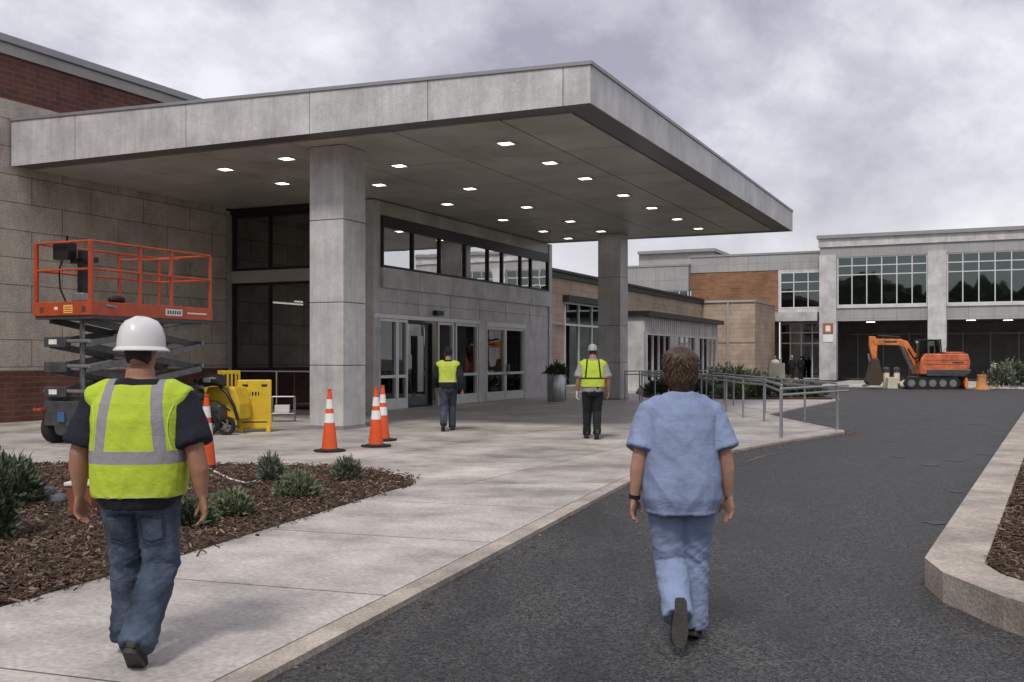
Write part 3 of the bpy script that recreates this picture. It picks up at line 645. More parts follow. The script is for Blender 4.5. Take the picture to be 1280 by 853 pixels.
# scissor lift, own axes parallel to the hospital's
def scissor_lift():
    x0, x1, y0, y1 = -16.0, -14.56, 13.66, 16.86; T = Thing('scissor_lift', 'orange scissor lift with railed platform raised beside the stone wall', 'scissor lift', ((x0 + x1) / 2, (y0 + y1) / 2, 0), ROT)
    zb, zt, zr = 2.29, 2.60, 3.68
    dk = T.part('platform', MB().box(x0, x1, y0, y1, zb + .06, zt), 'lift_orange', bevel=.012)
    T.part('lower_trim', MB().box(x0 + .03, x1 - .03, y0 + .03, y1 - .03, zb, zb + .059), 'lift_dark', dk)
    T.part('maker_plate', MB().box(x1 + .001, x1 + .006, y1 - 1.35, y1 - .9, zb + .12, zb + .25), 'label_white', dk)
    mk = MB()
    for q in range(6): mk.box(x1 + .0065, x1 + .008, y1 - 1.31 + q * .065, y1 - 1.27 + q * .065, zb + .15, zb + .22)
    T.part('plate_marks', mk, 'lift_dark', dk)
    T.part('warning_label', MB().box(x0 + .78, x0 + 1.0, y0 - .006, y0 - .001, zb + .10, zb + .25), 'label_yellow', dk)
    wm = MB()
    for q in range(3): wm.box(x0 + .80, x0 + .98, y0 - .008, y0 - .0065, zb + .125 + q * .04, zb + .14 + q * .04)
    T.part('label_marks', wm, 'lift_orange', dk)
    for q in (.18, 1.22): T.part('step_hole', MB().box(x0 + q, x0 + q + .09, y0 - .005, y0 - .001, zb + .12, zb + .22), 'lift_dark', dk)
    T.part('white_sticker', MB().box(x0 + .55, x0 + .63, y0 - .005, y0 - .001, zb + .17, zb + .22), 'label_white', dk); T.part('side_stripe', MB().box(x1 + .001, x1 + .005, y1 - .75, y1 - .2, zb + .17, zb + .20), 'label_white', dk)
    T.part('winch', MB().cyl((x1 + .0, y0 + .35, zt - .06), (x1 + .05, y0 + .55, zt - .09), .02, n=8), 'grey_metal', dk)
    posts = [(x0 + .04, y0 + .04), (x1 - .04, y0 + .04), (x0 + .04, y1 - .04), (x1 - .04, y1 - .04), (x1 - .04, y0 + 1.22), (x0 + .04, y0 + 1.22), (x1 - .04, y0 + 2.05), (x0 + .04, y0 + 2.05)]
    for i, (px_, py_) in enumerate(posts):
        fat = .085 if i < 2 else .045
        T.part('rail_post', MB().box(px_ - fat / 2, px_ + fat / 2, py_ - .025, py_ + .025, zt - .01, zr - (.0 if i < 2 else .02)), 'lift_orange')
    for z in (zr, zr - .5):
        rl = MB(); c4 = [(x0 + .04, y0 + .04), (x1 - .04, y0 + .04), (x1 - .04, y1 - .04), (x0 + .04, y1 - .04)]
        for i in range(4):
            a, b = c4[i], c4[(i + 1) % 4]; rl.cyl((*a, z), (*b, z), .022, n=10); rl.ball((*b, z), .022, 10, 6)
        T.part('guard_rail', rl, 'lift_orange', smooth=40)
    T.part('gate_bar', MB().cyl((x0 + .05, y0 + 2.05, zr - .12), (x1 - .05, y1 - .9, zr - .14), .018, n=8), 'lift_orange', smooth=40)
    cb = T.part('control_box', MB().box(x0 + .36, x0 + .72, y0 + .12, y0 + .36, zr - .30, zr + .02), 'black_metal', bevel=.02)
    T.part('joystick', MB().cyl((x0 + .60, y0 + .24, zr + .0), (x0 + .62, y0 + .22, zr + .14), .016, .026, 10), 'black_metal', cb, smooth=40)
    T.part('cable', MB().loft([(x0 + .42, y0 + .30, zr - .28), (x0 + .26, y0 + .36, zr - .45), (x0 + .22, y0 + .42, zr - .8), (x0 + .3, y0 + .5, zt)], .016, 8), 'black_metal', cb, smooth=60)
    sp = MB(); sp.box(x0 + .78, x0 + .92, y0 + .3, y0 + .46, zt, zr - .12).box(x0 + .6, x0 + 1.2, y0 + .3, y0 + .42, zr - .36, zr - .26)
    T.part('control_stand', sp, 'black_metal', bevel=.015)
    T.part('manual_box', MB().box(x0 + .7, x0 + .98, y0 + .24, y0 + .52, zt + .01, zt + .18), 'grey_metal', bevel=.03)
    T.part('tool_bag', MB().ball((x1 - .35, y0 + .95, zt + .07), (.11, .2, .085), 12, 8), 'black_metal', smooth=60)
    T.part('hanging_chain', MB().loft([(x1 - .2, y1 - 1.0, zr - .02), (x1 - .2, y1 - .98, zr - .2), (x1 - .22, y1 - 1.0, zr - .5)], .03, 6), 'grey_metal')
    # scissor stack: three levels of crossed arms on both sides
    z0 = .92; lv = 3; hh = (zb - z0) / lv; ya, yb = y0 + .12, y1 - .12
    for k_ in range(lv):
        a, b = z0 + k_ * hh + .06, z0 + (k_ + 1) * hh - .06
        for xx, xi in ((x0 + .22, x0 + .31), (x1 - .22, x1 - .31)):
            T.part('scissor_arm', MB().bar((xx, ya, a - .05), (xx, yb, b + .05), .06, .12), 'lift_arm', bevel=.008)
            T.part('scissor_arm', MB().bar((xi, ya, b + .05), (xi, yb, a - .05), .06, .12), 'lift_dark', bevel=.008)
        for yy, zz in ((ya, a), (yb, a), ((ya + yb) / 2, (a + b) / 2)):
            T.part('cross_pin', MB().cyl((x0 + .16, yy, zz), (x1 - .16, yy, zz), .035, n=12), 'grey_metal', smooth=40)
        T.part('end_bracket', MB().box(x0 + .2, x0 + .75, ya - .06, ya + .08, z0 + k_ * hh - .05, z0 + k_ * hh + .14), 'lift_dark', bevel=.02)
        if k_ != 1: T.part('bracket_label', MB().box(x0 + .34, x0 + .54, ya - .066, ya - .061, z0 + k_ * hh, z0 + k_ * hh + .09), 'label_white')
    T.part('lift_cylinder', MB().cyl((x0 + .7, y0 + .5, .8), (x0 + .7, y0 + .5, zb), .05).cyl((x0 + .7, y0 + .5, zb - .8), (x0 + .7, y0 + .5, zb), .036), 'steel', smooth=40)
    ch = T.part('chassis', MB().box(x0 + .16, x1 - .16, y0 + .1, y1 - .1, .34, .80), 'lift_dark', bevel=.02)
    T.part('chassis_tray', MB().box(x0 + .1, x1 - .1, y0 + .2, y1 - .2, .801, .87), 'lift_dark', ch); T.part('battery_door', MB().box(x1 - .159, x1 - .14, y0 + .9, y0 + 2.2, .38, .78), 'lift_dark', ch)
    T.part('blue_tank', MB().box(x0 + .55, x0 + .72, y0 + .06, y0 + .099, .42, .6), 'blue_tank', ch)
    for xx in (x0 + .02, x1 - .24):
        for yy in (y0 + .42, y1 - .42):
            wl = T.part('wheel', MB().loft([(xx, yy, .29), (xx + .03, yy, .29), (xx + .19, yy, .29), (xx + .22, yy, .29)], [.25, .29, .29, .25], 24, (0, 1, 0)), 'rubber', smooth=40)
            T.part('rim', MB().cyl((xx - .004, yy, .29), (xx + .224, yy, .29), .15, n=20), 'grey_metal', wl, smooth=40)
    for xx in (x0 + .02, x1 - .24): T.part('wheel_guard', MB().box(xx, xx + .2, y0 - .02, y0 + .8, .62, .66), 'lift_orange', ch)
scissor_lift()

# traffic cones
def cone(loc, label, h=1.06, rz=0.0, lean=0.0):
    T = Thing('traffic_cone', label, 'cone', loc, 0, 'tall orange traffic cones with two white bands', world=True); T.e.rotation_euler = (0, lean, rz)
    T.part('base', MB().lathe([(.27, .0), (.275, .03), (.17, .045), (.16, .05)], n=8), 'rubber')
    r = lambda z: .135 + (.028 - .135) * (z - .045) / (h - .045)
    T.part('body', MB().lathe([(r(.045), .045), (r(.2), .2), (r(.95 * h), .95 * h), (.03, h - .03), (.036, h - .02), (.036, h), (.012, h + .003)], n=28), 'cone_orange', smooth=50)
    for a, b in ((.46, .61), (.685, .835)): T.part('reflective_band', MB().lathe([(r(a * h) + .004, a * h), (r(b * h) + .004, b * h)], n=28), 'cone_white', smooth=50)
    return T.e
cone(G(412, 564.5), 'orange traffic cone standing alone in front of the near column'); cone(G(470, 558.5), 'front orange traffic cone of the pair right of the near column')
cone(G(478.5, 551), 'orange traffic cone half hidden behind another right of the near column'); cone(G(258, 585), 'orange traffic cone beside the hard-hat man, at the back edge of the mulch')

# yellow barriers, machine, low rack near the glazed wall
def panel_barrier():
    o = G(318, 540); T = Thing('barrier_panel', 'yellow plastic barrier panel on short feet beside the column', 'barrier', o, 0, world=True); T.e.rotation_euler = (0, 0, .18)
    b = MB().loft([(0, -.035, .06), (0, -.035, 1.12)], [(.36, .05)] * 2, 4, (1, 0, 0)); b = MB().box(-.36, .36, -.04, .04, .06, 1.12)
    p = T.part('panel', b, 'barrier_yellow', bevel=.03)
    fr = MB()
    for q in range(9): fr.box(-.27 + q * .064, -.245 + q * .064, -.052, -.0405, .3, .86)
    T.part('panel_rib', fr, 'barrier_yellow', p)
    for x in (-.25, .15): T.part('hand_hole', MB().box(x, x + .12, -.043, -.0401, .97, 1.02), 'black_metal', p)
    T.part('slot', MB().box(-.25, .27, -.043, -.0401, .20, .225), 'black_metal', p); T.part('logo_mark', MB().box(-.09, .1, -.0435, -.0401, .78, .86), 'black_metal', p)
    for x in (-.33, .25): T.part('foot', MB().prism_xz([(x, 0), (x + .1, 0), (x + .08, .12), (x + .02, .12)], -.2, .2), 'barrier_yellow', bevel=.01)
panel_barrier()
def folded_barrier():
    o = G(287, 535); T = Thing('folding_barrier', 'folded yellow accordion barrier standing behind the black machine', 'barrier', o, 0, world=True); T.e.rotation_euler = (0, 0, .35)
    for i in range(5):
        y = i * .075; pn = MB().box(-.22, .22, y, y + .02, .12, 1.25)
        o_ = T.part('fold', MB().box(-.24, -.19, y, y + .03, .0, 1.3).box(.19, .24, y, y + .03, .0, 1.3).box(-.19, .19, y, y + .03, 1.22, 1.3).box(-.19, .19, y, y + .03, .1, .18), 'barrier_yellow', bevel=.008)
        sl = MB()
        for k_ in range(4): sl.box(-.15 + k_ * .09, -.11 + k_ * .09, y + .005, y + .025, .18, 1.22)
        T.part('slat', sl, 'barrier_yellow', o_)
    T.part('catch', MB().box(-.12, .1, -.03, -.002, .62, .72), 'grey_metal')
    T.part('side_panel', MB().box(-.62, -.26, .1, .15, .1, .95), 'barrier_yellow', bevel=.02)
folded_barrier()
def machine():
    o = G(264, 543); T = Thing('floor_machine', 'black wheeled site machine with a dark hood in front of the yellow barriers', 'machine', o, 0, world=True); T.e.rotation_euler = (0, 0, -.25)
    T.part('frame', MB().bar((-.25, 0, .25), (.5, 0, .22), .08, .10).bar((-.1, 0, .25), (-.25, .05, 1.0), .06, .06).bar((-.25, .05, 1.0), (-.42, .05, 1.12), .05, .05), 'black_metal')
    T.part('hood', MB().loft([(-.3, 0, 1.02), (-.22, 0, 1.08), (0, 0, 1.14), (.2, 0, 1.12), (.28, 0, 1.02)], [(.05, .08), (.12, .18), (.14, .24), (.13, .22), (.06, .12)], 14, (0, 0, 1)), 'black_metal', smooth=50)
    T.part('vent', MB().box(-.05, .12, -.246, -.2, 1.08, 1.18), 'grey_metal', bevel=.01)
    T.part('hose', MB().loft([(.2, 0, 1.0), (.4, -.05, .85), (.55, -.05, .6), (.62, 0, .3)], .035, 10), 'black_metal', smooth=60)
    T.part('hand_grip', MB().loft([(-.2, -.25, .7), (0, -.3, .74), (.3, -.28, .70), (.55, -.2, .5)], .022, 8), 'rubber', smooth=60)
    for (x, r) in ((.02, .22), (.42, .19)):
        wl = MB()
        for i in range(24):
            a, b = 2 * math.pi * i / 24, 2 * math.pi * (i + 1) / 24
            wl.bar((x + r * .86 * math.cos(a), -.12, r + r * .86 * math.sin(a)), (x + r * .86 * math.cos(b), -.12, r + r * .86 * math.sin(b)), r * .27, .09, (0, 1, 0))
        ob = T.part('wheel', wl, 'rubber'); sp = MB().cyl((x, -.16, r), (x, .02, r), .05, n=12)
        for i in range(5): q = i * 1.2566; sp.bar((x, -.12, r), (x + r * .8 * math.cos(q), -.12, r + r * .8 * math.sin(q)), .03, .03, (0, 1, 0))
        T.part('spokes', sp, 'grey_metal', ob)
    T.part('motor', MB().box(-.2, .25, -.08, .2, .25, .62), 'lift_dark', bevel=.04); T.part('body', MB().prism_xz([(-.30, .3), (.52, .3), (.52, .62), (.40, .98), (-.22, .98), (-.30, .8)], .22, .75), 'barrier_yellow', bevel=.04)
machine()
def rack():
    o = G(354, 527); T = Thing('metal_rack', 'low thin metal rack with a white box beside the near column', 'rack', o, 0, world=True); T.e.rotation_euler = (0, 0, .1); f = MB()
    for x in (-.28, .28):
        for y in (-.15, .15): f.cyl((x, y, 0), (x, y, .62), .014, n=8)
    for z in (.62, .2):
        f.cyl((-.28, -.15, z), (.28, -.15, z), .012, n=8).cyl((-.28, .15, z), (.28, .15, z), .012, n=8).cyl((-.28, -.15, z), (-.28, .15, z), .012, n=8).cyl((.28, -.15, z), (.28, .15, z), .012, n=8)
    T.part('frame', f, 'grey_metal'); T.part('shelf', MB().box(-.27, .27, -.14, .14, .19, .2), 'grey_metal')
    solo('white_box', MB().box(-.2, .16, -.1, .1, 0, .2), 'hose', 'white box sitting on the low metal rack', 'box', o + Vector((0, 0, .213)), .1, bevel=.01)
rack()
# tall temporary guard rail in front of the glazed wall
T = Thing('guard_rail', 'thin upright metal guard rail in front of the dark glazed wall', 'railing', (-19.4, 24.6, 0), ROT)
for v in (-20.9, -18.9, -17.5): T.part('post', MB().cyl((v, 24.6, 0), (v, 24.6, 1.2), .02, n=10), 'alu', smooth=40)
T.part('rail', MB().cyl((-20.9, 24.6, 1.2), (-17.5, 24.6, 1.2), .02, n=10), 'alu', smooth=40)

# foliage
def blades(n, rx, ry, h, ln, wd, up=.5, seed=1, base=0.0, clump=0.0):
    r = random.Random(seed); m = MB()
    for i in range(n):
        a = r.uniform(0, 6.283); e = math.asin(r.uniform(0.0, 1) ** .8); rr = r.uniform(.35, 1.0) ** .5
        k = 1 + clump * noise.noise(Vector((math.cos(a) * 2 + seed, math.sin(a) * 2, e * 2)))
        p = Vector((rx * rr * k * math.cos(a) * math.cos(e), ry * rr * k * math.sin(a) * math.cos(e), base + h * rr * k * math.sin(e)))
        d = (Vector((math.cos(a) * math.cos(e), math.sin(a) * math.cos(e), math.sin(e) + up)) + Vector((r.gauss(0, .45), r.gauss(0, .45), r.gauss(0, .4)))).normalized()
        s = d.cross(Vector((r.gauss(0, 1), r.gauss(0, 1), r.gauss(0, 1)))).normalized(); nn = s.cross(d); l = ln * r.uniform(.6, 1.25); w_ = wd * r.uniform(.7, 1.3)
        q = p + d * l * .5 + nn * l * .08; t = p + d * l
        m.add([p - s * w_ * .35, p + s * w_ * .35, q + s * w_ * .55, q - s * w_ * .55, t], [(0, 1, 2, 3), (3, 2, 4)])
    return m
def stems(n, rx, ry, h, seed, r0=.012):
    r = random.Random(seed + 50); m = MB()
    for i in range(n):
        a = r.uniform(0, 6.283); q = r.uniform(.2, .75); m.loft([(0.02 * math.cos(a), .02 * math.sin(a), 0), (rx * q * .5 * math.cos(a), ry * q * .5 * math.sin(a), h * .45), (rx * q * math.cos(a), ry * q * math.sin(a), h * r.uniform(.6, .9))], [r0, r0 * .8, r0 * .4], 5)
    return m
def shrub(name, loc, rx, ry, h, n, ln, wd, m, label, seed, group=None, up=.5, clump=.5, base=.03):
    T = Thing(name, label, 'shrub', loc, 0, group, world=True)
    T.part('foliage', blades(n, rx, ry, h, ln, wd, up, seed, base, clump), m); T.part('stem', stems(9, rx, ry, h, seed), 'stem'); return T
GB = 'low shrubs planted in the mulch bed'
shrub('shrub', G(338, 603), .15, .15, .27, 700, .10, .018, 'leaf_grey', 'spiky grey green shrub behind the others at the back edge of the mulch', 3, GB, .9)
shrub('shrub', G(372, 624), .23, .22, .24, 1300, .08, .018, 'leaf_sage', 'pale sage green rounded shrub at the middle of the mulch bed', 4, GB)
shrub('shrub', G(434, 602), .17, .16, .22, 700, .10, .018, 'leaf_grey', 'dark spiky shrub near the tip of the mulch bed', 5, GB, .9)
shrub('shrub', G(290, 648), .20, .19, .20, 1000, .08, .024, 'leaf_sage', 'broad green shrub in the mulch beside the hard-hat man\'s arm', 6, GB)
shrub('shrub', G(240, 660), .17, .16, .19, 800, .08, .022, 'leaf_dark', 'dark green shrub behind the hard-hat man\'s right hand', 7, GB)
shrub('shrub', Vector((-4.52, 9.0, 0)), .21, .24, .66, 1500, .085, .028, 'leaf_dark', 'tall dark shrub at the left edge of the mulch bed', 8, GB, .6, .8, .02)
shrub('shrub', Vector((-5.35, 11.0, 0)), .36, .36, .45, 800, .12, .03, 'leaf_dark', 'low spreading dark shrub behind the tall one at the left edge', 9, GB)
# rocks, terracotta pot, hose in the mulch
def rock(loc, s, seed, label):
    m = MB().ball((0, 0, s * .35), (s, s * .8, s * .55), 14, 9)
    m.v = [v * (1 + .28 * noise.noise(v * (1.6 / s) + Vector((seed, 0, 0)))) for v in m.v]
    solo('rock', m, 'rock', label, 'rock', loc, seed, 'dark stones in the mulch', smooth=50)
rock(G(52, 622), .17, 1.3, 'largest dark bluish stone in the mulch near the left shrub'); rock(G(72, 630), .12, 4.1, 'small dark stone lying right of the largest stone'); rock(G(35, 612), .12, 2.2, 'small dark stone lying left of the largest stone')
T = Thing('terracotta_pot', 'square terracotta pot with a pale rim in the mulch behind the man', 'pot', G(106, 640), 0, world=True)
T.part('body', MB().hexa([(-.11, -.11, 0), (.11, -.11, 0), (.11, .11, 0), (-.11, .11, 0), (-.14, -.14, .28), (.14, -.14, .28), (.14, .14, .28), (-.14, .14, .28)]), 'terracotta', bevel=.012); T.part('rim', MB().box(-.155, .155, -.155, .155, .281, .32), 'hose', bevel=.01)
h0 = [G(262, 589), G(275, 596), G(290, 603), G(306, 607), G(322, 604)]
solo('hose', MB().loft([p + Vector((0, 0, .03)) for p in h0], .016, 8), 'hose', 'pale hose lying curved across the back of the mulch', 'hose', smooth=60)
# wood chips
def chips(name, inside, n, x0, x1, y0, y1, z, seed):
    r = random.Random(seed); m = MB(); k = 0
    while k < n:
        y = y0 + (y1 - y0) * r.random() ** 1.35; x = r.uniform(x0, x1)
        if not inside(x, y): continue
        k += 1; a = r.uniform(0, 6.283); l = r.uniform(.022, .075); w_ = r.uniform(.008, .02); t = r.gauss(0, .35); hh = r.uniform(0, .035)
        d = Vector((math.cos(a), math.sin(a), t)).normalized() * l / 2; s = Vector((-math.sin(a), math.cos(a), r.gauss(0, .4))) * w_ / 2; c = Vector((x, y, z + hh)); u_ = Vector((0, 0, .006))
        m.add([c - d - s, c + d - s * .6, c + d + s, c - d + s * .7, c - d - s + u_, c + d - s * .6 + u_, c + d + s + u_, c - d + s * .7 + u_], [(4, 5, 6, 7), (0, 1, 5, 4), (1, 2, 6, 5), (2, 3, 7, 6), (3, 0, 4, 7)])
    return struct(name, m, 'chips', kind='stuff')
def chipmat():
    m = bpy.data.materials.new('chips'); m.use_nodes = True; nt = m.node_tree; b = nt.nodes['Principled BSDF']; b.inputs['Roughness'].default_value = .9
    g_ = nt.nodes.new('ShaderNodeNewGeometry'); r = nt.nodes.new('ShaderNodeValToRGB'); e = r.color_ramp.elements
    e[0].color = (.030, .018, .012, 1); e[1].color = (.30, .22, .16, 1); e[1].position = 1.0; x = e.new(.55); x.color = (.085, .05, .032, 1); x = e.new(.85); x.color = (.15, .095, .062, 1)
    nt.links.new(g_.outputs['Random Per Island'], r.inputs[0]); nt.links.new(r.outputs[0], b.inputs['Base Color']); M['chips'] = m
chipmat()
def inpoly(pl):
    def f(x, y):
        c = False; j = len(pl) - 1
        for i in range(len(pl)):
            (xi, yi), (xj, yj) = pl[i], pl[j]
            if (yi > y) != (yj > y) and x < (xj - xi) * (y - yi) / (yj - yi) + xi: c = not c
            j = i
        return c
    return f
bl_in = inpoly([(-9.5, 5.0), *bedL[1:], (-16, 5)])
rq = random.Random(77)
chips('mulch', lambda x, y: bl_in(x - (rq.random() ** 5) * .22, y + rq.gauss(0, .03)) and abs(x) < .53 * y + 2.4, 35000, -10.8, -1.2, 6.4, 15.5, .012, 1)
il = inpoly([*reversed(ki), (60, 51), (60, 2.5)])
chips('island_mulch', lambda x, y: il(x, y) and x < .53 * y, 9000, 3, 16, 5.4, 28, .12, 2)

# grit and bits of bark on the asphalt along the kerbs
def grit(n, seed):
    r = random.Random(seed); m = MB(); e = [Vector((*p, 0)) for p in edge[:12]]; k2 = [Vector((*p, 0)) for p in ko[:7]]
    for i in range(n):
        pl = e if r.random() < .5 else k2; j = r.randrange(len(pl) - 1); p = pl[j].lerp(pl[j + 1], r.random()); t = (pl[j + 1] - pl[j]).normalized(); d = Vector((t.y, -t.x, 0)) * (1 if pl is e else -1)
        p = p + d * (abs(r.gauss(0, .13)) + .02) * 1.0; s = r.uniform(.003, .011); a = r.uniform(0, 6.28)
        if pl is k2: p = p
        ax = Vector((math.cos(a), math.sin(a), 0)) * s * r.uniform(1, 2.6); b_ = Vector((-math.sin(a), math.cos(a), 0)) * s; z = Vector((0, 0, s)); c = p + Vector((0, 0, ZR + .002))
        m.add([c - ax - b_, c + ax - b_, c + ax + b_, c - ax + b_, c - ax * .6 + z, c + ax * .6 + z + b_ * .4], [(0, 1, 5, 4), (1, 2, 5), (2, 3, 4, 5), (3, 0, 4)])
    struct('road_grit', m, 'chips', kind='stuff')
grit(1500, 8)

# steel planter by the lobby's end wall
o = G(696, 502); T = Thing('steel_planter', 'tall round brushed steel planter with a dark leafy plant beside the lobby wall', 'planter', o, 0, world=True)
T.part('pot', MB().lathe([(.34, 0), (.35, .03), (.35, .97), (.33, 1.0), (.30, .97), (.30, .92)], n=32), 'steel', smooth=40); T.part('plant', blades(420, .36, .36, .34, .2, .05, .3, 21, .95, .4), 'leaf_dark'); T.part('stem', stems(8, .3, .3, 1.4, 21), 'stem')
# hedge shrubs in the bed before the wings
g = MB(); bedM = [(12.3, 39.9), (12.4, 41.2), (12.2, 44), (13, 50), (15.3, 56.3), (15.6, 60), (9.5, 63), (7, 57), (5.6, 47), (5.4, 41.8), (9, 39.8)]
g.prism(bedM, -.1, .06); struct('shrub_bed', g, 'soil')
SP = [(11.6, 41.2, .7, .6, 'leaf_dark'), (10.2, 41.0, .75, .75, 'leaf_dark'), (8.8, 41.2, .8, .7, 'leaf_sage'), (7.4, 42.2, .8, .8, 'leaf_dark'), (6.2, 43.0, .7, .75, 'leaf_dark'), (11.0, 44.0, .8, .7, 'leaf_sage'), (9.3, 45.0, .8, .9, 'leaf_dark'), (7.4, 46.5, .9, .9, 'leaf_dark'),
      (12.0, 48.5, .9, .85, 'leaf_sage'), (10.5, 52, 1.1, 1.5, 'leaf_dark'), (12.6, 55, 1.1, 1.0, 'leaf_dark'), (14.4, 57.3, .9, .95, 'leaf_sage'), (12.9, 60.0, 1.0, 1.25, 'leaf_dark'), (15.1, 59.5, .8, 1.1, 'leaf_dark')]
lab = ['low dark shrub at the right tip of the bed behind the railings', 'dark rounded shrub second from the right tip of the railing bed', 'paler shrub along the front of the bed behind the railings', 'dark shrub left of the pale one behind the railings', 'leftmost dark shrub of the railing bed, near the far column',
       'paler shrub in the second row behind the railings', 'taller dark shrub in the second row behind the railings', 'broad dark shrub by the glazed bay\'s windows', 'pale shrub midway back in the bed before the tan wall', 'tall spiky dark bush against the tan wall end',
       'broad dark bush near the far entrance', 'paler clipped bush by the corner pilaster', 'dark bush against the far porch', 'upright dark bush beside the pilaster of the grey wing']
for i, (x, y, r_, h_, m_) in enumerate(SP):
    shrub('bush', Vector((x, y, .04)), r_, r_ * .9, h_ * .72, 620, .22, .075, m_, lab[i], 30 + i, 'bushes in the bed before the far wings', .4, .5)
for i, (px, py, r_, h_, l_) in enumerate([(1252, 484, .9, 1.5, 'green bush left of the larger dark one at the right edge'), (1272, 483.5, 1.0, 1.6, 'larger dark green bush at the right edge before the drive-through'), (1262, 481, .8, 1.7, 'green bush behind the two at the right edge'), (1290, 484, .9, 1.3, 'bush cut by the right edge of the view')]):
    shrub('bush', G(px, py, .04), r_ * .85, r_ * .85, h_ * .75, 620, .24, .08, ('leaf_grey', 'leaf_dark')[i % 2], l_, 60 + i, 'bushes beside the drive-through', .4, .5)

# handrails
def handrail(pts, h, label, extra=None, mid=False):
    T = Thing('handrail', label, 'railing', Vector((*pts[0], 0)), 0, 'metal handrails of the ramp', world=True); o = Vector((*pts[0], 0))
    for p in pts: T.part('post', MB().cyl(Vector((*p, 0)) - o, Vector((*p, h)) - o, .027, n=12), 'rail_metal', smooth=40)
    for z in ([h, h - .12] if not mid else [h, h - .35]):
        m = MB(); q = [Vector((*p, z)) - o for p in pts]
        if extra: q.append(Vector((*extra, z)) - o)
        for a, b in zip(q[:-1], q[1:]): m.cyl(a, b, .024, n=10); m.ball(b, .0245, 10, 6)
        m.ball(q[0], .0245, 10, 6); T.part('rail', m, 'rail_metal', smooth=40)
    return T
gp = lambda px, py: tuple(G(px, py))[:2]
handrail([gp(977, 547), gp(955, 526.5), gp(929, 522.5), gp(908, 515), (6.1, 33.5), (5.6, 36.5), (4.9, 39.2)], 1.04, 'left metal handrail of the ramp, bending back towards the far column')
handrail([gp(1046, 537), gp(1006, 527), (7.3, 30), gp(917, 507), (7.55, 37), (7.6, 39.3)], 1.02, 'right metal handrail of the ramp beside the road')
handrail([gp(976, 547.3), gp(1047, 537.2)], .97, 'short metal handrail across the road end of the ramp', gp(1060, 536))
handrail([(4.2, 38.6), (4.75, 38.7), (5.35, 38.9), (5.9, 39.0), (7.4, 39.6)], 1.1, 'metal handrail beside the far column in front of the bay', None)
# pale notice board behind the rails
T = Thing('notice_board', 'pale square notice board on posts behind the handrails', 'board', Vector((10.75, 42.2, 0)), 0, world=True)
T.part('board', MB().box(-.32, .32, -.02, .02, .75, 1.38), 'cream', bevel=.01); T.part('post', MB().cyl((-.2, .03, 0), (-.2, .03, 1.2), .03, n=8), 'alu'); T.part('post', MB().cyl((.2, .03, 0), (.2, .03, 1.2), .03, n=8), 'alu')

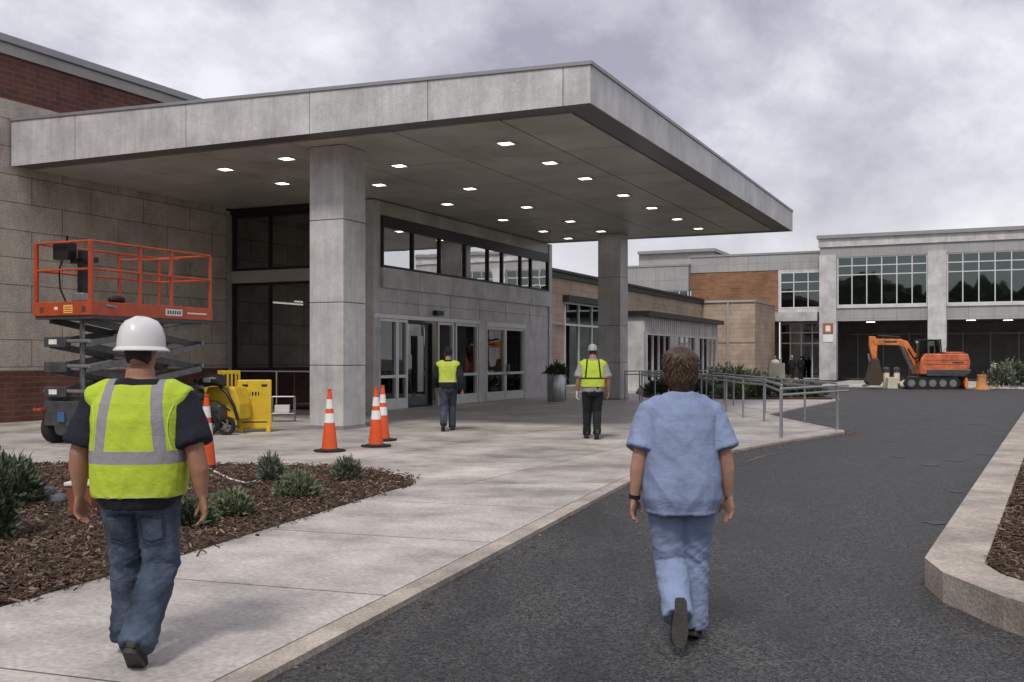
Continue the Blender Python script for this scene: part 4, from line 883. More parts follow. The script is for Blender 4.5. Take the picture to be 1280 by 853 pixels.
# excavator (local +x = tail, boom to -x)
def excavator():
    T = Thing('excavator', 'orange compact excavator with its boom bent down to the left, parked on the road', 'excavator', Vector((21.55, 55.2, ZR)), 0, world=True); T.e.rotation_euler = (0, 0, -.12); T.e.scale = (.93,) * 3
    for y in (-.95, .62):
        pr = [(-1.0, .32), (-.85, .08), (-.55, 0), (1.6, 0), (1.95, .1), (2.1, .34), (1.95, .6), (1.6, .7), (-.55, .7), (-.85, .58)]
        t = T.part('track', MB().prism_xz(pr, y, y + .34), 'rubber', bevel=.03)
        for x in (-.6, 0, .55, 1.1, 1.65): T.part('roller', MB().cyl((x, y - .012, .34), (x, y + .352, .34), .2, n=16), 'grey_metal', t, smooth=40)
    T.part('undercarriage', MB().box(-.5, 1.5, -.6, .6, .3, .72), 'lift_dark', bevel=.03)
    T.part('dozer_blade', MB().loft([(2.35, -1.0, .35), (2.35, 1.0, .35)], [(.1, .33)] * 2, 8, (1, 0, 0)), 'excavator_orange', smooth=30)
    hs = [(-.15, .82), (2.2, .82), (2.5, 1.0), (2.58, 1.5), (2.45, 2.0), (.1, 2.0), (-.1, 1.7)]
    T.part('house', MB().prism_xz(hs, -1.0, 1.0), 'excavator_red', bevel=.08)
    T.part('counterweight_skirt', MB().prism_xz([(.2, .72), (2.3, .72), (2.56, .9), (2.6, 1.12), (.2, 1.12)], -1.03, 1.03), 'lift_dark', bevel=.05)
    gr = MB()
    for z in (1.38, 1.62): gr.box(.15, 2.45, -1.006, -.99, z, z + .02)
    T.part('panel_seam', gr, 'lift_dark'); T.part('engine_cover', MB().box(1.2, 2.3, -.85, .85, 2.0, 2.1), 'excavator_red', bevel=.05)
    T.part('exhaust', MB().cyl((1.7, .4, 2.05), (1.7, .4, 2.4), .05, n=10), 'black_metal')
    cf = MB()
    for x, y in ((-.25, -.92), (1.05, -.92), (-.25, .15), (1.05, .15)): cf.bar((x, y, 1.9), (x + (.12 if x < 0 else -.08), y, 2.72), .07, .07)
    cf.box(-.16, 1.02, -.96, .19, 2.72, 2.8); c_ = T.part('cab', cf, 'black_metal', bevel=.015)
    gl = MB().hexa([(-.22, -.9, 1.6), (1.02, -.9, 1.6), (1.02, .13, 1.6), (-.22, .13, 1.6), (-.1, -.88, 2.71), (.94, -.88, 2.71), (.94, .11, 2.71), (-.1, .11, 2.71)]); T.part('cab_glass', gl, 'cab_glass', c_)
    bm = [(-.15, 1.15), (.15, 1.3), (-.28, 2.2), (-.62, 2.72), (-1.0, 2.84), (-2.35, 2.86), (-2.5, 2.72), (-2.4, 2.5), (-1.1, 2.48), (-.78, 2.36), (-.55, 1.95)]
    T.part('boom', MB().prism_xz(bm, -.14, .14), 'excavator_orange', bevel=.03)
    T.part('boom_cylinder', MB().cyl((-.3, -.18, 1.1), (-.95, -.18, 2.45), .06, n=10).cyl((-.3, .18, 1.1), (-.95, .18, 2.45), .06, n=10), 'steel', smooth=40)
    T.part('arm_cylinder', MB().cyl((-1.0, 0, 2.94), (-2.2, 0, 3.02), .06, n=10), 'black_metal', smooth=40)
    T.part('arm', MB().prism_xz([(-2.7, 3.0), (-2.35, 2.98), (-2.25, 2.6), (-2.3, 1.7), (-2.55, 1.7), (-2.72, 2.5)], -.12, .12), 'excavator_orange', bevel=.03)
    T.part('bucket_link', MB().bar((-2.75, 0, 2.0), (-2.65, 0, 1.5), .1, .1).bar((-2.3, 0, 1.75), (-2.25, 0, 1.4), .1, .1), 'steel')
    T.part('bucket', MB().prism_xz([(-2.62, 1.7), (-2.25, 1.7), (-2.05, .9), (-1.98, .45), (-2.2, .18), (-2.75, .2), (-2.92, .4), (-2.75, .95)], -.42, .42), 'stem', bevel=.03)
    for (xa, xb, za, zb_) in ((1.6, 2.2, 1.46, 1.54),): T.part('decal', MB().box(xa, xb, -1.012, -1.004, za, zb_), 'label_white' if xa < 1 else 'lift_dark')
    T.part('boom_decal', MB().box(-1.9, -1.2, -.146, -.1405, 2.62, 2.74), 'lift_dark')
    T.part('grab_rail', MB().loft([(1.15, -.95, 2.0), (1.15, -.95, 2.25), (2.2, -.95, 2.25), (2.2, -.95, 2.05)], .02, 8), 'black_metal')
    T.part('cab_seat', MB().box(.2, .7, -.6, -.15, 1.7, 1.9).box(.58, .72, -.6, -.15, 1.9, 2.45), 'black_metal', c_, bevel=.04)
    T.part('work_lamp', MB().box(-.2, -.1, -.5, -.3, 2.6, 2.72), 'label_white', c_)
    tt = MB()
    for i in range(4): tt.hexa([(-2.9, -.4 + i * .22, .25), (-2.7, -.4 + i * .22, .2), (-2.7, -.28 + i * .22, .2), (-2.9, -.28 + i * .22, .25), (-3.08, -.37 + i * .22, .12), (-3.0, -.37 + i * .22, .1), (-3.0, -.31 + i * .22, .1), (-3.08, -.31 + i * .22, .12)])
    T.part('bucket_teeth', tt, 'grey_metal'); T.part('hydraulic_hose', MB().loft([(-.1, .1, 1.9), (-.5, .18, 2.5), (-1.0, .18, 2.95), (-1.6, .16, 2.92)], .025, 6).loft([(.1, -.1, 1.5), (-.3, -.2, 1.8), (-.6, -.2, 2.3)], .03, 6), 'black_metal', smooth=60)
excavator()
# site clutter round the excavator
def bollard(px, py, label, m, h, cap):
    o = G(px, py, ZR); T = Thing('bollard', label, 'bollard', o, 0, world=True); T.part('post', MB().lathe([(.16, 0), (.16, h), (.12, h + .05), (.02, h + .06)], n=14), m, smooth=40)
    T.part('cap', MB().lathe([(.18, h - .08), (.18, h + .12), (.1, h + .2)], n=14), cap, smooth=40)
bollard(1108, 486, 'cream bollard with a dark cap just right of the excavator bucket', 'cream', .95, 'lift_dark'); bollard(1121, 486, 'cream bollard with a dark cap close to the excavator tracks', 'cream', .95, 'lift_dark')
bollard(1243.5, 485.5, 'yellowish bollard with a pale top right of the orange drum', 'dull_yellow', 1.15, 'label_white')
T = Thing('concrete_block', 'pale concrete block between the two cream bollards', 'block', G(1114, 486.2, ZR), 0, world=True); T.part('block', MB().prism_xz([(-.28, 0), (.28, 0), (.22, .6), (-.22, .6)], -.25, .25), 'cream', bevel=.03); T.part('lifting_eye', MB().bar((-.06, 0, .6), (.06, 0, .66), .03, .03), 'grey_metal')
T = Thing('rubble_pile', 'small pile of pale rubble beside the excavator tracks', 'rubble', G(1129, 486, ZR), 0, world=True); rr = random.Random(3)
m = MB()
for i in range(16): m.ball((rr.uniform(-.45, .45), rr.uniform(-.3, .3), .1 + .25 * rr.random()), (rr.uniform(.1, .22), .15, rr.uniform(.08, .16)), 7, 5)
T.part('stones', m, 'cream')
T = Thing('traffic_drum', 'squat tapering orange traffic drum standing right behind the excavator', 'drum', G(1227, 487, ZR), 0, world=True)
mat('drum_orange', (.55, .25, .08), .6, 0, .2, 4); T.part('body', MB().lathe([(.27, .1), (.27, .15), (.25, .2), (.22, .7), (.24, .74), (.2, .76)], n=18), 'drum_orange', smooth=40); T.part('base', MB().lathe([(.42, 0), (.4, .1), (.25, .12)], n=18), 'drum_orange', smooth=40)
T = Thing('road_barricade', 'low yellowish barricade between the drum and the right bushes', 'barricade', G(1252, 485.5, ZR), 0, world=True)
T.part('board', MB().box(-.75, .75, -.03, .03, .5, .75), 'cream', bevel=.01)
for x in (-.6, .6): T.part('leg', MB().bar((x, -.25, 0), (x, 0, .8), .05, .05).bar((x, .25, 0), (x, 0, .8), .05, .05), 'dull_yellow')
from mathutils.bvhtree import BVHTree
# ------------------------------------------------------------------ people: one remeshed body each, clothes as close-fitting shells
def remesh(mb, voxel, smooth=3, fn=None):
    me = bpy.data.meshes.new('tmp'); me.from_pydata(mb.v, [], mb.f); me.update()
    o = bpy.data.objects.new('tmp', me); COL.objects.link(o)
    m = o.modifiers.new('r', 'REMESH'); m.mode = 'VOXEL'; m.voxel_size = voxel; m.use_smooth_shade = True
    s = o.modifiers.new('s', 'SMOOTH'); s.factor = .5; s.iterations = smooth
    dg = bpy.context.evaluated_depsgraph_get(); r = bpy.data.meshes.new_from_object(o.evaluated_get(dg))
    bpy.data.objects.remove(o); bpy.data.meshes.remove(me)
    if fn:
        nr = [v.normal.copy() for v in r.vertices]
        for v, n in zip(r.vertices, nr): v.co += n * fn(v.co, n)
    r.shade_smooth(); return r
def lerp(a, b, t): return Vector(a) * (1 - t) + Vector(b) * t
def ridge(p): return 1 - 2 * abs(noise.noise(p))
def limb(mb, a, b, c, ra, rm1, rb, rm2, rc, n=14, ext=0, bulge=(0, 0, 0)):
    mb.loft([a, lerp(a, b, .45), b, lerp(b, c, .35) + Vector(bulge), lerp(b, c, .7), c], [ra, rm1, rb, rm2, (rm2 if not isinstance(rm2, tuple) else rm2[0]) * .5 + (rc if not isinstance(rc, tuple) else rc[0]) * .5, rc], n)

def hand(mb, wrist, d, nrm, thumb, s=1.0, curl=.5, grow=0.0):
    """palm, four unequal fingers curled towards nrm, thumb leaving the side of the palm"""
    d, nrm, thumb = Vector(d).normalized(), Vector(nrm).normalized(), Vector(thumb).normalized(); w = Vector(wrist)
    mb.loft([w - d * .015, w + d * .02 * s, w + d * .06 * s, w + d * .095 * s], [(.026 * s + grow, .02 * s + grow), (.031 * s + grow, .017 * s + grow), (.041 * s + grow, .016 * s + grow), (.040 * s + grow, .013 * s + grow)], 12, thumb)
    for k, (off, ln) in enumerate([(.029, .070), (.010, .080), (-.010, .074), (-.028, .056)]):
        p = w + d * .085 * s + thumb * off * s; q = [p]; an = curl * (.35 + .08 * k)
        for seg in (.45, .32, .25):
            v = d * math.cos(an) + nrm * math.sin(an) + thumb * off * 1.2; q.append(q[-1] + v.normalized() * ln * seg * s); an += curl * .62
        mb.loft(q, [.0095 * s + grow, .009 * s + grow, .0082 * s + grow, .0065 * s + grow], 8, thumb)
    p = w + d * .025 * s + thumb * .026 * s
    q = [p, p + (d * .7 + thumb * .62 + nrm * .3).normalized() * .035 * s]; q.append(q[-1] + (d * .88 + thumb * .25 + nrm * .4).normalized() * .032 * s); q.append(q[-1] + (d * .9 + nrm * .5).normalized() * .024 * s)
    mb.loft(q, [.0135 * s + grow, .0115 * s + grow, .010 * s + grow, .0075 * s + grow], 8, nrm)

def head(mb, c, tilt=0.0, s=1.0):
    """c = chin height point on the neck axis, facing +y"""
    c = Vector(c); pr = [(0, .034, .03, .05), (.03, .053, .058, .034), (.065, .065, .083, .020), (.105, .0725, .096, .008), (.145, .0755, .100, .0), (.185, .068, .088, -.003), (.212, .045, .06, -.002), (.225, .012, .018, 0)]
    mb.loft([c + Vector((0, y, z)) * s for z, a, b, y in pr], [(a * s, b * s) for z, a, b, y in pr], 18)
    mb.loft([c + Vector((0, .098, .118)) * s, c + Vector((0, .113, .088)) * s, c + Vector((0, .120, .078)) * s, c + Vector((0, .105, .07)) * s], [.008 * s, .012 * s, .014 * s, .010 * s], 8)
    for x in (-1, 1):
        mb.ball(c + Vector((x * .078, -.005, .105)) * s, (.010 * s, .022 * s, .033 * s), 10, 8); mb.ball(c + Vector((x * .032, .094, .128)) * s, (.022 * s, .008 * s, .007 * s), 8, 6)
    mb.ball(c + Vector((0, .098, .043)) * s, (.024 * s, .010 * s, .006 * s), 8, 6); mb.ball(c + Vector((0, .096, .033)) * s, (.020 * s, .010 * s, .006 * s), 8, 6)

SKIN = mat('skin', (.33, .165, .105), .55, 0, .14, 14, .12, 120, fine=.08); mat('skin_pale', (.42, .235, .165), .55, 0, .12, 14, .12, 120, fine=.08)
mat('eye_white', (.6, .58, .55), .3, 0, 0)
def cloth(name, rgb, var=.18, vs=5, weave=500, bump=.25, rough=.85, fine=.1, tint=None, crease=.22):
    m = mat(name, rgb, rough, 0, var, vs, bump, weave, .2, fine=fine, tint=tint); nt = m.node_tree; b = nt.nodes['Principled BSDF']
    tc = nt.nodes.new('ShaderNodeTexCoord'); prev = b.inputs['Normal'].links[0].from_socket
    for sc, rz, st in (((7, 7, 15), .6, 1.0), ((15, 12, 9), -.7, .6)):
        mp = nt.nodes.new('ShaderNodeMapping'); mp.inputs['Scale'].default_value = sc; mp.inputs['Rotation'].default_value = (0, rz, 0); nt.links.new(tc.outputs['Object'], mp.inputs[0])
        n = nt.nodes.new('ShaderNodeTexNoise'); n.inputs['Scale'].default_value = 1; n.inputs['Detail'].default_value = 3; n.inputs['Distortion'].default_value = 1.6; nt.links.new(mp.outputs[0], n.inputs['Vector'])
        r = nt.nodes.new('ShaderNodeMath'); r.operation = 'SUBTRACT'; r.inputs[1].default_value = .5; nt.links.new(n.outputs['Fac'], r.inputs[0])
        a = nt.nodes.new('ShaderNodeMath'); a.operation = 'ABSOLUTE'; nt.links.new(r.outputs[0], a.inputs[0])
        bp = nt.nodes.new('ShaderNodeBump'); bp.inputs['Strength'].default_value = crease * st; bp.inputs['Distance'].default_value = .03; bp.invert = True
        nt.links.new(a.outputs[0], bp.inputs['Height']); nt.links.new(prev, bp.inputs['Normal']); prev = bp.outputs[0]
    nt.links.new(prev, b.inputs['Normal']); return m
cloth('jeans', (.066, .090, .128), .55, 4.0, 380, .4, fine=.25, tint=(.026, .038, .064), crease=.4); cloth('denim_stitch', (.05, .07, .11), .4); cloth('navy_shirt', (.016, .018, .026), .3); cloth('scrubs', (.215, .27, .41), .16, 5); cloth('scrub_trousers', (.22, .275, .415), .17, 5)
cloth('vest_trim', (.50, .60, .12), .1); cloth('black_cloth', (.017, .017, .019), .3); cloth('grey_cloth', (.26, .255, .25), .2); cloth('dark_jeans', (.05, .06, .085), .5, 5, fine=.2); cloth('white_cloth', (.5, .5, .49), .12); cloth('cap_cloth', (.35, .35, .33), .45, 20)
mat('boot', (.028, .021, .018), .6, 0, .3, 9, .2, 80); mat('black_shoe', (.014, .014, .016), .45, 0, .2, 9); mat('sole', (.05, .045, .045), .8, 0, .3, 12, .4, 70); mat('helmet', (.62, .62, .61), .32, 0, .06, 6, coat=.3)
mat('leather', (.06, .03, .018), .5, 0, .2, 10)
def hairmat(name, a, b):
    m = bpy.data.materials.new(name); m.use_nodes = True; nt = m.node_tree; bs = nt.nodes['Principled BSDF']; bs.inputs['Roughness'].default_value = .45
    g_ = nt.nodes.new('ShaderNodeNewGeometry'); r = nt.nodes.new('ShaderNodeValToRGB'); r.color_ramp.elements[0].color = (*a, 1); r.color_ramp.elements[1].color = (*b, 1)
    nt.links.new(g_.outputs['Random Per Island'], r.inputs[0]); nt.links.new(r.outputs[0], bs.inputs['Base Color']); M[name] = m
hairmat('brown_hair', (.007, .005, .004), (.115, .058, .028)); mat('dark_hair', (.016, .013, .012), .6, 0, .3, 30, .5, 90); hairmat('black_hair', (.01, .009, .009), (.03, .025, .02))

def vestmat(name, base, stripe, trim, sx, sw, zb, zw, top, z2=None):
    """hi-vis fabric: two upright bands and one or two level bands at fixed places on the garment"""
    m = cloth(name, base, .10, 6, 420, .35, .8, fine=.09); nt = m.node_tree; b = nt.nodes['Principled BSDF']; Ln = nt.links.new
    tcn = nt.nodes.new('ShaderNodeTexCoord'); s = nt.nodes.new('ShaderNodeSeparateXYZ'); Ln(tcn.outputs['Object'], s.inputs[0])
    def mth(op, a, bb=None, c=None):
        n = nt.nodes.new('ShaderNodeMath'); n.operation = op
        for i, q in enumerate((a, bb, c)):
            if q is None: continue
            if isinstance(q, (int, float)): n.inputs[i].default_value = q
            else: Ln(q, n.inputs[i])
        return n.outputs[0]
    ax = mth('ABSOLUTE', s.outputs[0]); ctr = mth('MULTIPLY_ADD', s.outputs[2], -.10, sx + .10 * 1.2)
    d1 = mth('LESS_THAN', mth('ABSOLUTE', mth('SUBTRACT', ax, ctr)), sw); d1 = mth('MULTIPLY', d1, mth('GREATER_THAN', s.outputs[2], zb))
    d2 = mth('LESS_THAN', mth('ABSOLUTE', mth('SUBTRACT', s.outputs[2], zb)), zw); f = mth('MAXIMUM', d1, d2)
    if z2: f = mth('MAXIMUM', f, mth('LESS_THAN', mth('ABSOLUTE', mth('SUBTRACT', s.outputs[2], z2)), zw))
    old = b.inputs['Base Color'].links[0].from_socket; mx_ = nt.nodes.new('ShaderNodeMix'); mx_.data_type = 'RGBA'; mx_.inputs[7].default_value = (*stripe, 1)
    Ln(f, mx_.inputs[0]); Ln(old, mx_.inputs[6]); Ln(mx_.outputs[2], b.inputs['Base Color']); return m
vestmat('hivis_vest', (.43, .56, .05), (.27, .265, .28), None, .15, .030, 1.085, .034, 1.5)
vestmat('hivis_dark_trim', (.45, .57, .06), (.04, .045, .02), None, .135, .016, 1.13, .016, 1.5)
vestmat('hivis_pale_band', (.45, .57, .06), (.5, .55, .2), None, .12, .018, 1.06, .03, 1.5)

def person(loc, yaw, label, p, group=None):
    """p: scale, widths, joints (x right, y forward, z up; 1.75 m figure); clothes chosen per person."""
    T = Thing('person', label, 'person', loc, 0, group, world=True); T.e.rotation_euler = (0, 0, yaw); T.e.scale = (p['s'],) * 3
    vx = p.get('voxel', .008); tw, td, ln = p['tw'], p['td'], p.get('lean', .02); far = vx > .009
    tors = [(.80, .12, .10), (.87, .168, .125), (.96, .172, .128), (1.06, .160, .116), (1.16, .163, .116), (1.28, .180, .122), (1.37, .186, .116), (1.415, .145, .098), (1.455, .092, .076), (1.50, .062, .064), (1.55, .057, .060)]
    if 'tors' in p: tors = p['tors']
    def ty(z): return ln * max(0, z - .9) / .5
    def trings(inf, z0, z1, fl=0.0, dep=0.0, kx=1.0):
        q = []
        for z, a, b in tors:
            if z0 - 1e-4 <= z <= z1 + 1e-4: q.append((z, a, b))
        def at(z):
            for (za, aa, ba), (zb_, ab, bb) in zip(tors[:-1], tors[1:]):
                if za <= z <= zb_: t = (z - za) / (zb_ - za); return (z, aa + (ab - aa) * t, ba + (bb - ba) * t)
        if not q: q = [at(z0), at(z1)]
        if q[0][0] > z0 + .01: q.insert(0, at(z0))
        if q[-1][0] < z1 - .01: q.append(at(z1))
        pts = [Vector((0, ty(z), z)) for z, a, b in q]
        return pts, [((a * tw + inf + fl * max(0, (1.2 - z)) / .3) * kx, b * td + inf + dep + fl * max(0, (1.2 - z)) / .3) for z, a, b in q]
    b = MB(); b.loft(*trings(0, .80, 1.55), 22, pw=.85)
    sy = ty(1.42); AR = p.get('ar', 1.0); LR = p.get('lr', 1.0)
    arms = {}
    for s in (-1, 1):
        q = p['armR' if s > 0 else 'armL']; sh = Vector((s * p['sh'], sy, 1.365)); el = Vector(q[0]); wr = Vector(q[1]); arms[s] = (sh, el, wr)
        b.loft([Vector((s * .06, sy, 1.415)), Vector((s * (p['sh'] * .72), sy, 1.398)), sh + Vector((-s * .004, 0, 0)), lerp(sh, el, .25)], [.056, .058 * AR, .060 * AR, .056 * AR], 14, (0, 1, 0))
        limb(b, lerp(sh, el, .1), el, wr, .058 * AR, .052 * AR, .043 * AR, .043 * AR, (.029, .024), bulge=(s * .004, 0, 0))
        d = (wr - el).normalized() * .7 + Vector((0, .05, -.45)); nrm = Vector((-s * .8, -.5, 0)); th = Vector((-s * .45, .85, -.1))
        hand(b, wr, d, nrm, th, 1.05, p.get('curl', .55))
    legs = {}
    for s in (-1, 1):
        q = p['legR' if s > 0 else 'legL']; hp = Vector((s * .09 * p.get('hipw', 1), 0, .90)); kn, an, toe = [Vector(v) for v in q]; legs[s] = (hp, kn, an, toe)
        limb(b, hp, kn, an, .092 * LR, .078 * LR, .057 * LR, .055 * LR, .038)
        b.loft([an - (toe - an) * .12, an, lerp(an, toe, .6), toe], [.026, .038, .038, .026], 10)
    hc = Vector((0, ty(1.52) + p.get('hy', .012), 1.53)); hb = MB(); head(hb, (0, 0, 0), s=1.0)
    R = Matrix.Rotation(p.get('hturn', 0), 3, 'Z') @ Matrix.Rotation(p.get('hnod', 0), 3, 'X') @ Matrix.Rotation(p.get('htilt', 0), 3, 'Y'); hb.v = [R @ v + hc for v in hb.v]; b.add(hb.v, hb.f)
    body = link('body', remesh(b, min(vx, .008) if not far else vx, 2), M[p.get('skin', 'skin')], T.e)
    if not far:
        for s in (-1, 1): T.part('eye', MB().ball(R @ Vector((s * .032, .090, .117)) + hc, .0125, 10, 8), 'eye_white', body, smooth=60)
    H = lambda v: R @ Vector(v) + hc
    # trousers
    sd_ = p.get('seed', 0)
    def fold(amp):
        def f(c, n):
            k = .35 + .65 * math.exp(-((c.z - .48) / .16) ** 2) + .8 * math.exp(-((c.z - .12) / .10) ** 2) + .5 * math.exp(-((c.z - .84) / .07) ** 2)
            return amp * k * (ridge(Vector((c.x * 6 + sd_, c.y * 6 + c.z * 3, c.z * 13 + c.x * 9))) * .8 + .45 * ridge(Vector((c.x * 10 + 3, c.y * 10 + sd_, c.z * 24 - c.x * 14))) + .4 * noise.noise(Vector((c.x * 9, c.y * 9 + sd_, c.z * 9))))
        return f
    t = MB(); ti = p.get('tr_in', .014); t.loft(*trings(ti * .8, .80, p.get('tr_top', 1.0)), 22, pw=.85)
    for s in (-1, 1):
        hp, kn, an, toe = legs[s]; tr = p.get('tr_r', (.108, .094, .074, .070, .066)); dn = (an - kn).normalized()
        limb(t, hp, kn, an + dn * p.get('tr_len', .03), tr[0] * LR, tr[1] * LR, tr[2] * LR, tr[3] * LR, tr[4], 18)
    link('trousers', remesh(t, vx * 1.15, 3, fold(p.get('fold', .011))), M[p['trousers']], T.e)
    bt = None
    def on(me_obj, pts, off):                                         # lay points (x, z) on the back of a garment
        tr_ = BVHTree.FromPolygons([v.co[:] for v in me_obj.data.vertices], [tuple(q.vertices) for q in me_obj.data.polygons]); r_ = []
        for x, z in pts:
            h_ = tr_.ray_cast(Vector((x, -1, z)), Vector((0, 1, 0)))[0]; r_.append((h_ if h_ else Vector((x, -.1, z))) + Vector((0, -off, 0)))
        return r_
    if p.get('pockets'):
        tro = [c for c in T.e.children if c.name.startswith('trousers')][0]
        for s in (-1, 1):
            m = MB(); nx, nz = 9, 9; g_ = []
            for j in range(nz):
                for i in range(nx):
                    u_, v_ = i / (nx - 1), j / (nz - 1); g_.append((s * (.085 + (u_ - .5) * (.115 + .02 * v_)), .635 + .13 * v_ - (.02 * (1 - abs(u_ - .5) * 2) if j == 0 else 0)))
            fr_ = on(tro, g_, .006); m.v = fr_; m.f = [(j * nx + i, j * nx + i + 1, (j + 1) * nx + i + 1, (j + 1) * nx + i) for j in range(nz - 1) for i in range(nx - 1)]
            po = T.part('pocket', m, 'jeans', tro, smooth=60); sm_ = po.modifiers.new('thick', 'SOLIDIFY'); sm_.thickness = .004
            rim = [fr_[i] for i in range(nx)] + [fr_[j * nx + nx - 1] for j in range(1, nz)] + [fr_[(nz - 1) * nx + i] for i in range(nx - 2, -1, -1)] + [fr_[j * nx] for j in range(nz - 2, -1, -1)]
            T.part('stitching', MB().loft([q + Vector((0, -.003, 0)) for q in rim], .0028, 5), 'denim_stitch', po)
    if p.get('seam'):
        tro = [c for c in T.e.children if c.name.startswith('trousers')][0]
        T.part('back_seam', MB().loft(on(tro, [(0.004, .78 - .02 * i) for i in range(9)], .0015), .0035, 6), p['seam'], tro, smooth=60)
    # shoes
    for s in (-1, 1):
        hp, kn, an, toe = legs[s]; dr = (toe - an).normalized(); up = (an - kn).normalized() * -1; up = (up - dr * up.dot(dr)).normalized(); si = dr.cross(up); m = MB()
        c = an - up * .045; L0 = .085
        pts = [c - dr * L0, c - dr * .05, c + dr * .02, c + dr * .09, c + dr * .15, c + dr * .185]
        m.loft([q + up * h for q, h in zip(pts, (.012, .02, .022, .006, -.008, -.012))], [(.028, .034), (.038, .048), (.040, .052), (.047, .036), (.044, .026), (.026, .014)], 16, si); m.loft([c - dr * .02, an, an + (kn - an).normalized() * p.get('boot', .07)], [(.042, .05), (.043, .048), (.042, .045)], 14, si)
        sh_ = link('shoe', remesh(m, max(vx, .007), 2), M[p['shoe']], T.e)
        so = MB(); outl = []
        for a, wd in ((-.088, .016), (-.07, .032), (-.02, .035), (.05, .042), (.11, .047), (.16, .038), (.188, .016)): outl.append((a, wd))
        P_ = lambda a, w_, h: c + dr * a + si * w_ + up * h
        ring = [(a, w_) for a, w_ in outl] + [(a, -w_) for a, w_ in reversed(outl)]; n_ = len(ring)
        so.add([P_(a, w_, -.046) for a, w_ in ring] + [P_(a, w_, -.022) for a, w_ in ring], [tuple(range(n_)), tuple(reversed(range(n_, 2 * n_)))] + [(i, i + n_, (i + 1) % n_ + n_, (i + 1) % n_) for i in range(n_)])
        T.part('sole', so, 'sole', sh_)
    # shirt
    def cf(amp):
        def f(c, n):
            arm = min(1, max(0, (abs(c.x) - .19) / .05)); g_ = Vector((c.x * 5 + sd_, c.y * 4, c.z * 5 - abs(c.x) * 7))
            return amp * (ridge(g_ * 1.25) * (.7 + .9 * max(0, 1.15 - c.z)) + .45 * ridge(Vector((c.x * 11 + c.z * 8, c.y * 6 + sd_, c.z * 7))) + .6 * noise.noise(Vector((c.x * 10, c.y * 10, c.z * 6 + sd_))) + .42 * ridge(Vector((abs(c.x) * 15 + c.z * 4.5, c.y * 3, c.z * 1.6 + sd_))) + arm * .5 * ridge(Vector((c.x * 6, c.y * 8, c.z * 14))))
        return f
    m = MB(); si_ = p.get('sh_in', .014); m.loft(*trings(si_, p['hem'], 1.488, p.get('flare', 0)), 24, pw=.85)
    for s in (-1, 1):
        sh, el, wr = arms[s]; m.loft([Vector((s * .06, sy, 1.42)), sh + Vector((-s * .01, 0, 0))], [.068, .072 * AR + si_ * .3], 14)
        sl = p['sleeve']                                              # 0..1 along upper arm, 1..2 along forearm
        w_ = p.get('slw', .016)
        if sl <= 1: m.loft([Vector((s * .06, sy, 1.418)), Vector((s * p['sh'] * .72, sy, 1.400)), sh, lerp(sh, el, sl * .35), lerp(sh, el, sl * .7), lerp(sh, el, sl)], [.060, .062 * AR + w_ * .4, .061 * AR + w_ * .75, .058 * AR + w_, .055 * AR + w_ * 1.2, .053 * AR + w_ * 1.5], 18, (0, 1, 0))
        else:
            m.loft([Vector((s * .06, sy, 1.418)), Vector((s * p['sh'] * .72, sy, 1.400)), sh, lerp(sh, el, .3)], [.060, .062 * AR + w_ * .4, .061 * AR + w_ * .75, .058 * AR + w_], 16, (0, 1, 0))
            limb(m, lerp(sh, el, .1), el, lerp(el, wr, sl - 1), .058 * AR + w_, .054 * AR + w_, .045 * AR + w_, .043 * AR + w_, .036 + w_ * .6, 14)
    link('shirt', remesh(m, vx * 1.1, 3, cf(p.get('wr', .008))), M[p['shirt']], T.e)
    if 'vest' in p:
        m = MB(); m.loft(*trings(p.get('v_in', .036), p['vhem'], 1.455, p.get('vfl', .0)), 26, pw=.8)
        for s in (-1, 1):
            sh = arms[s][0]; m.loft([Vector((s * .06, sy, 1.42)), Vector((s * p['sh'] * .72, sy, 1.402)), Vector((s * (p['sh'] + .012), sy, 1.375)), Vector((s * (p['sh'] + .022), sy, 1.345))], [(.088, .070), (.105, .075 * AR), (.103, .066 * AR), (.085, .045)], 16, (0, 1, 0))
        vo = link('vest', remesh(m, vx * 1.1, 3, cf(.006)), M[p['vest']], T.e)
        T.part('hem_binding', MB().loft(*trings(p.get('v_in', .036) + .004, p['vhem'] + .002, p['vhem'] + .020), 40, pw=.8), p.get('trim', 'vest_trim'), vo, smooth=60)
        if not far:
            for s in (-1, 1): T.part('edge_binding', MB().loft(on(vo, [(s * (p['sh'] * .98 - .022 * math.sin(math.pi * i / 10)), 1.36 - .024 * i) for i in range(11)], .001), .0045, 6), 'vest_trim', vo, smooth=60)
    # headgear and hair
    hd = p['hat']
    if hd in ('helmet', 'cap', 'none', 'beanie'):
        q = MB()
        pr = [(.05, .058, .055, -.040), (.10, .0785, .088, -.015), (.145, .081, .104, -.004), (.185, .073, .092, -.006), (.215, .049, .064, -.004), (.229, .015, .02, 0)]
        q.loft([H((0, y, z)) for z, a, b_, y in pr], [(a, b_) for z, a, b_, y in pr], 18, R @ Vector((1, 0, 0)))
        q.v = [v if (R.transposed() @ (v - hc)).y < .045 or (R.transposed() @ (v - hc)).z > .19 else v - (R @ Vector((0, (R.transposed() @ (v - hc)).y - .045, 0))) for v in q.v]
        link('hair', remesh(q, max(vx * .8, .006), 1, lambda c, n: .003 * noise.noise(c * 70)), M['dark_hair'], T.e)
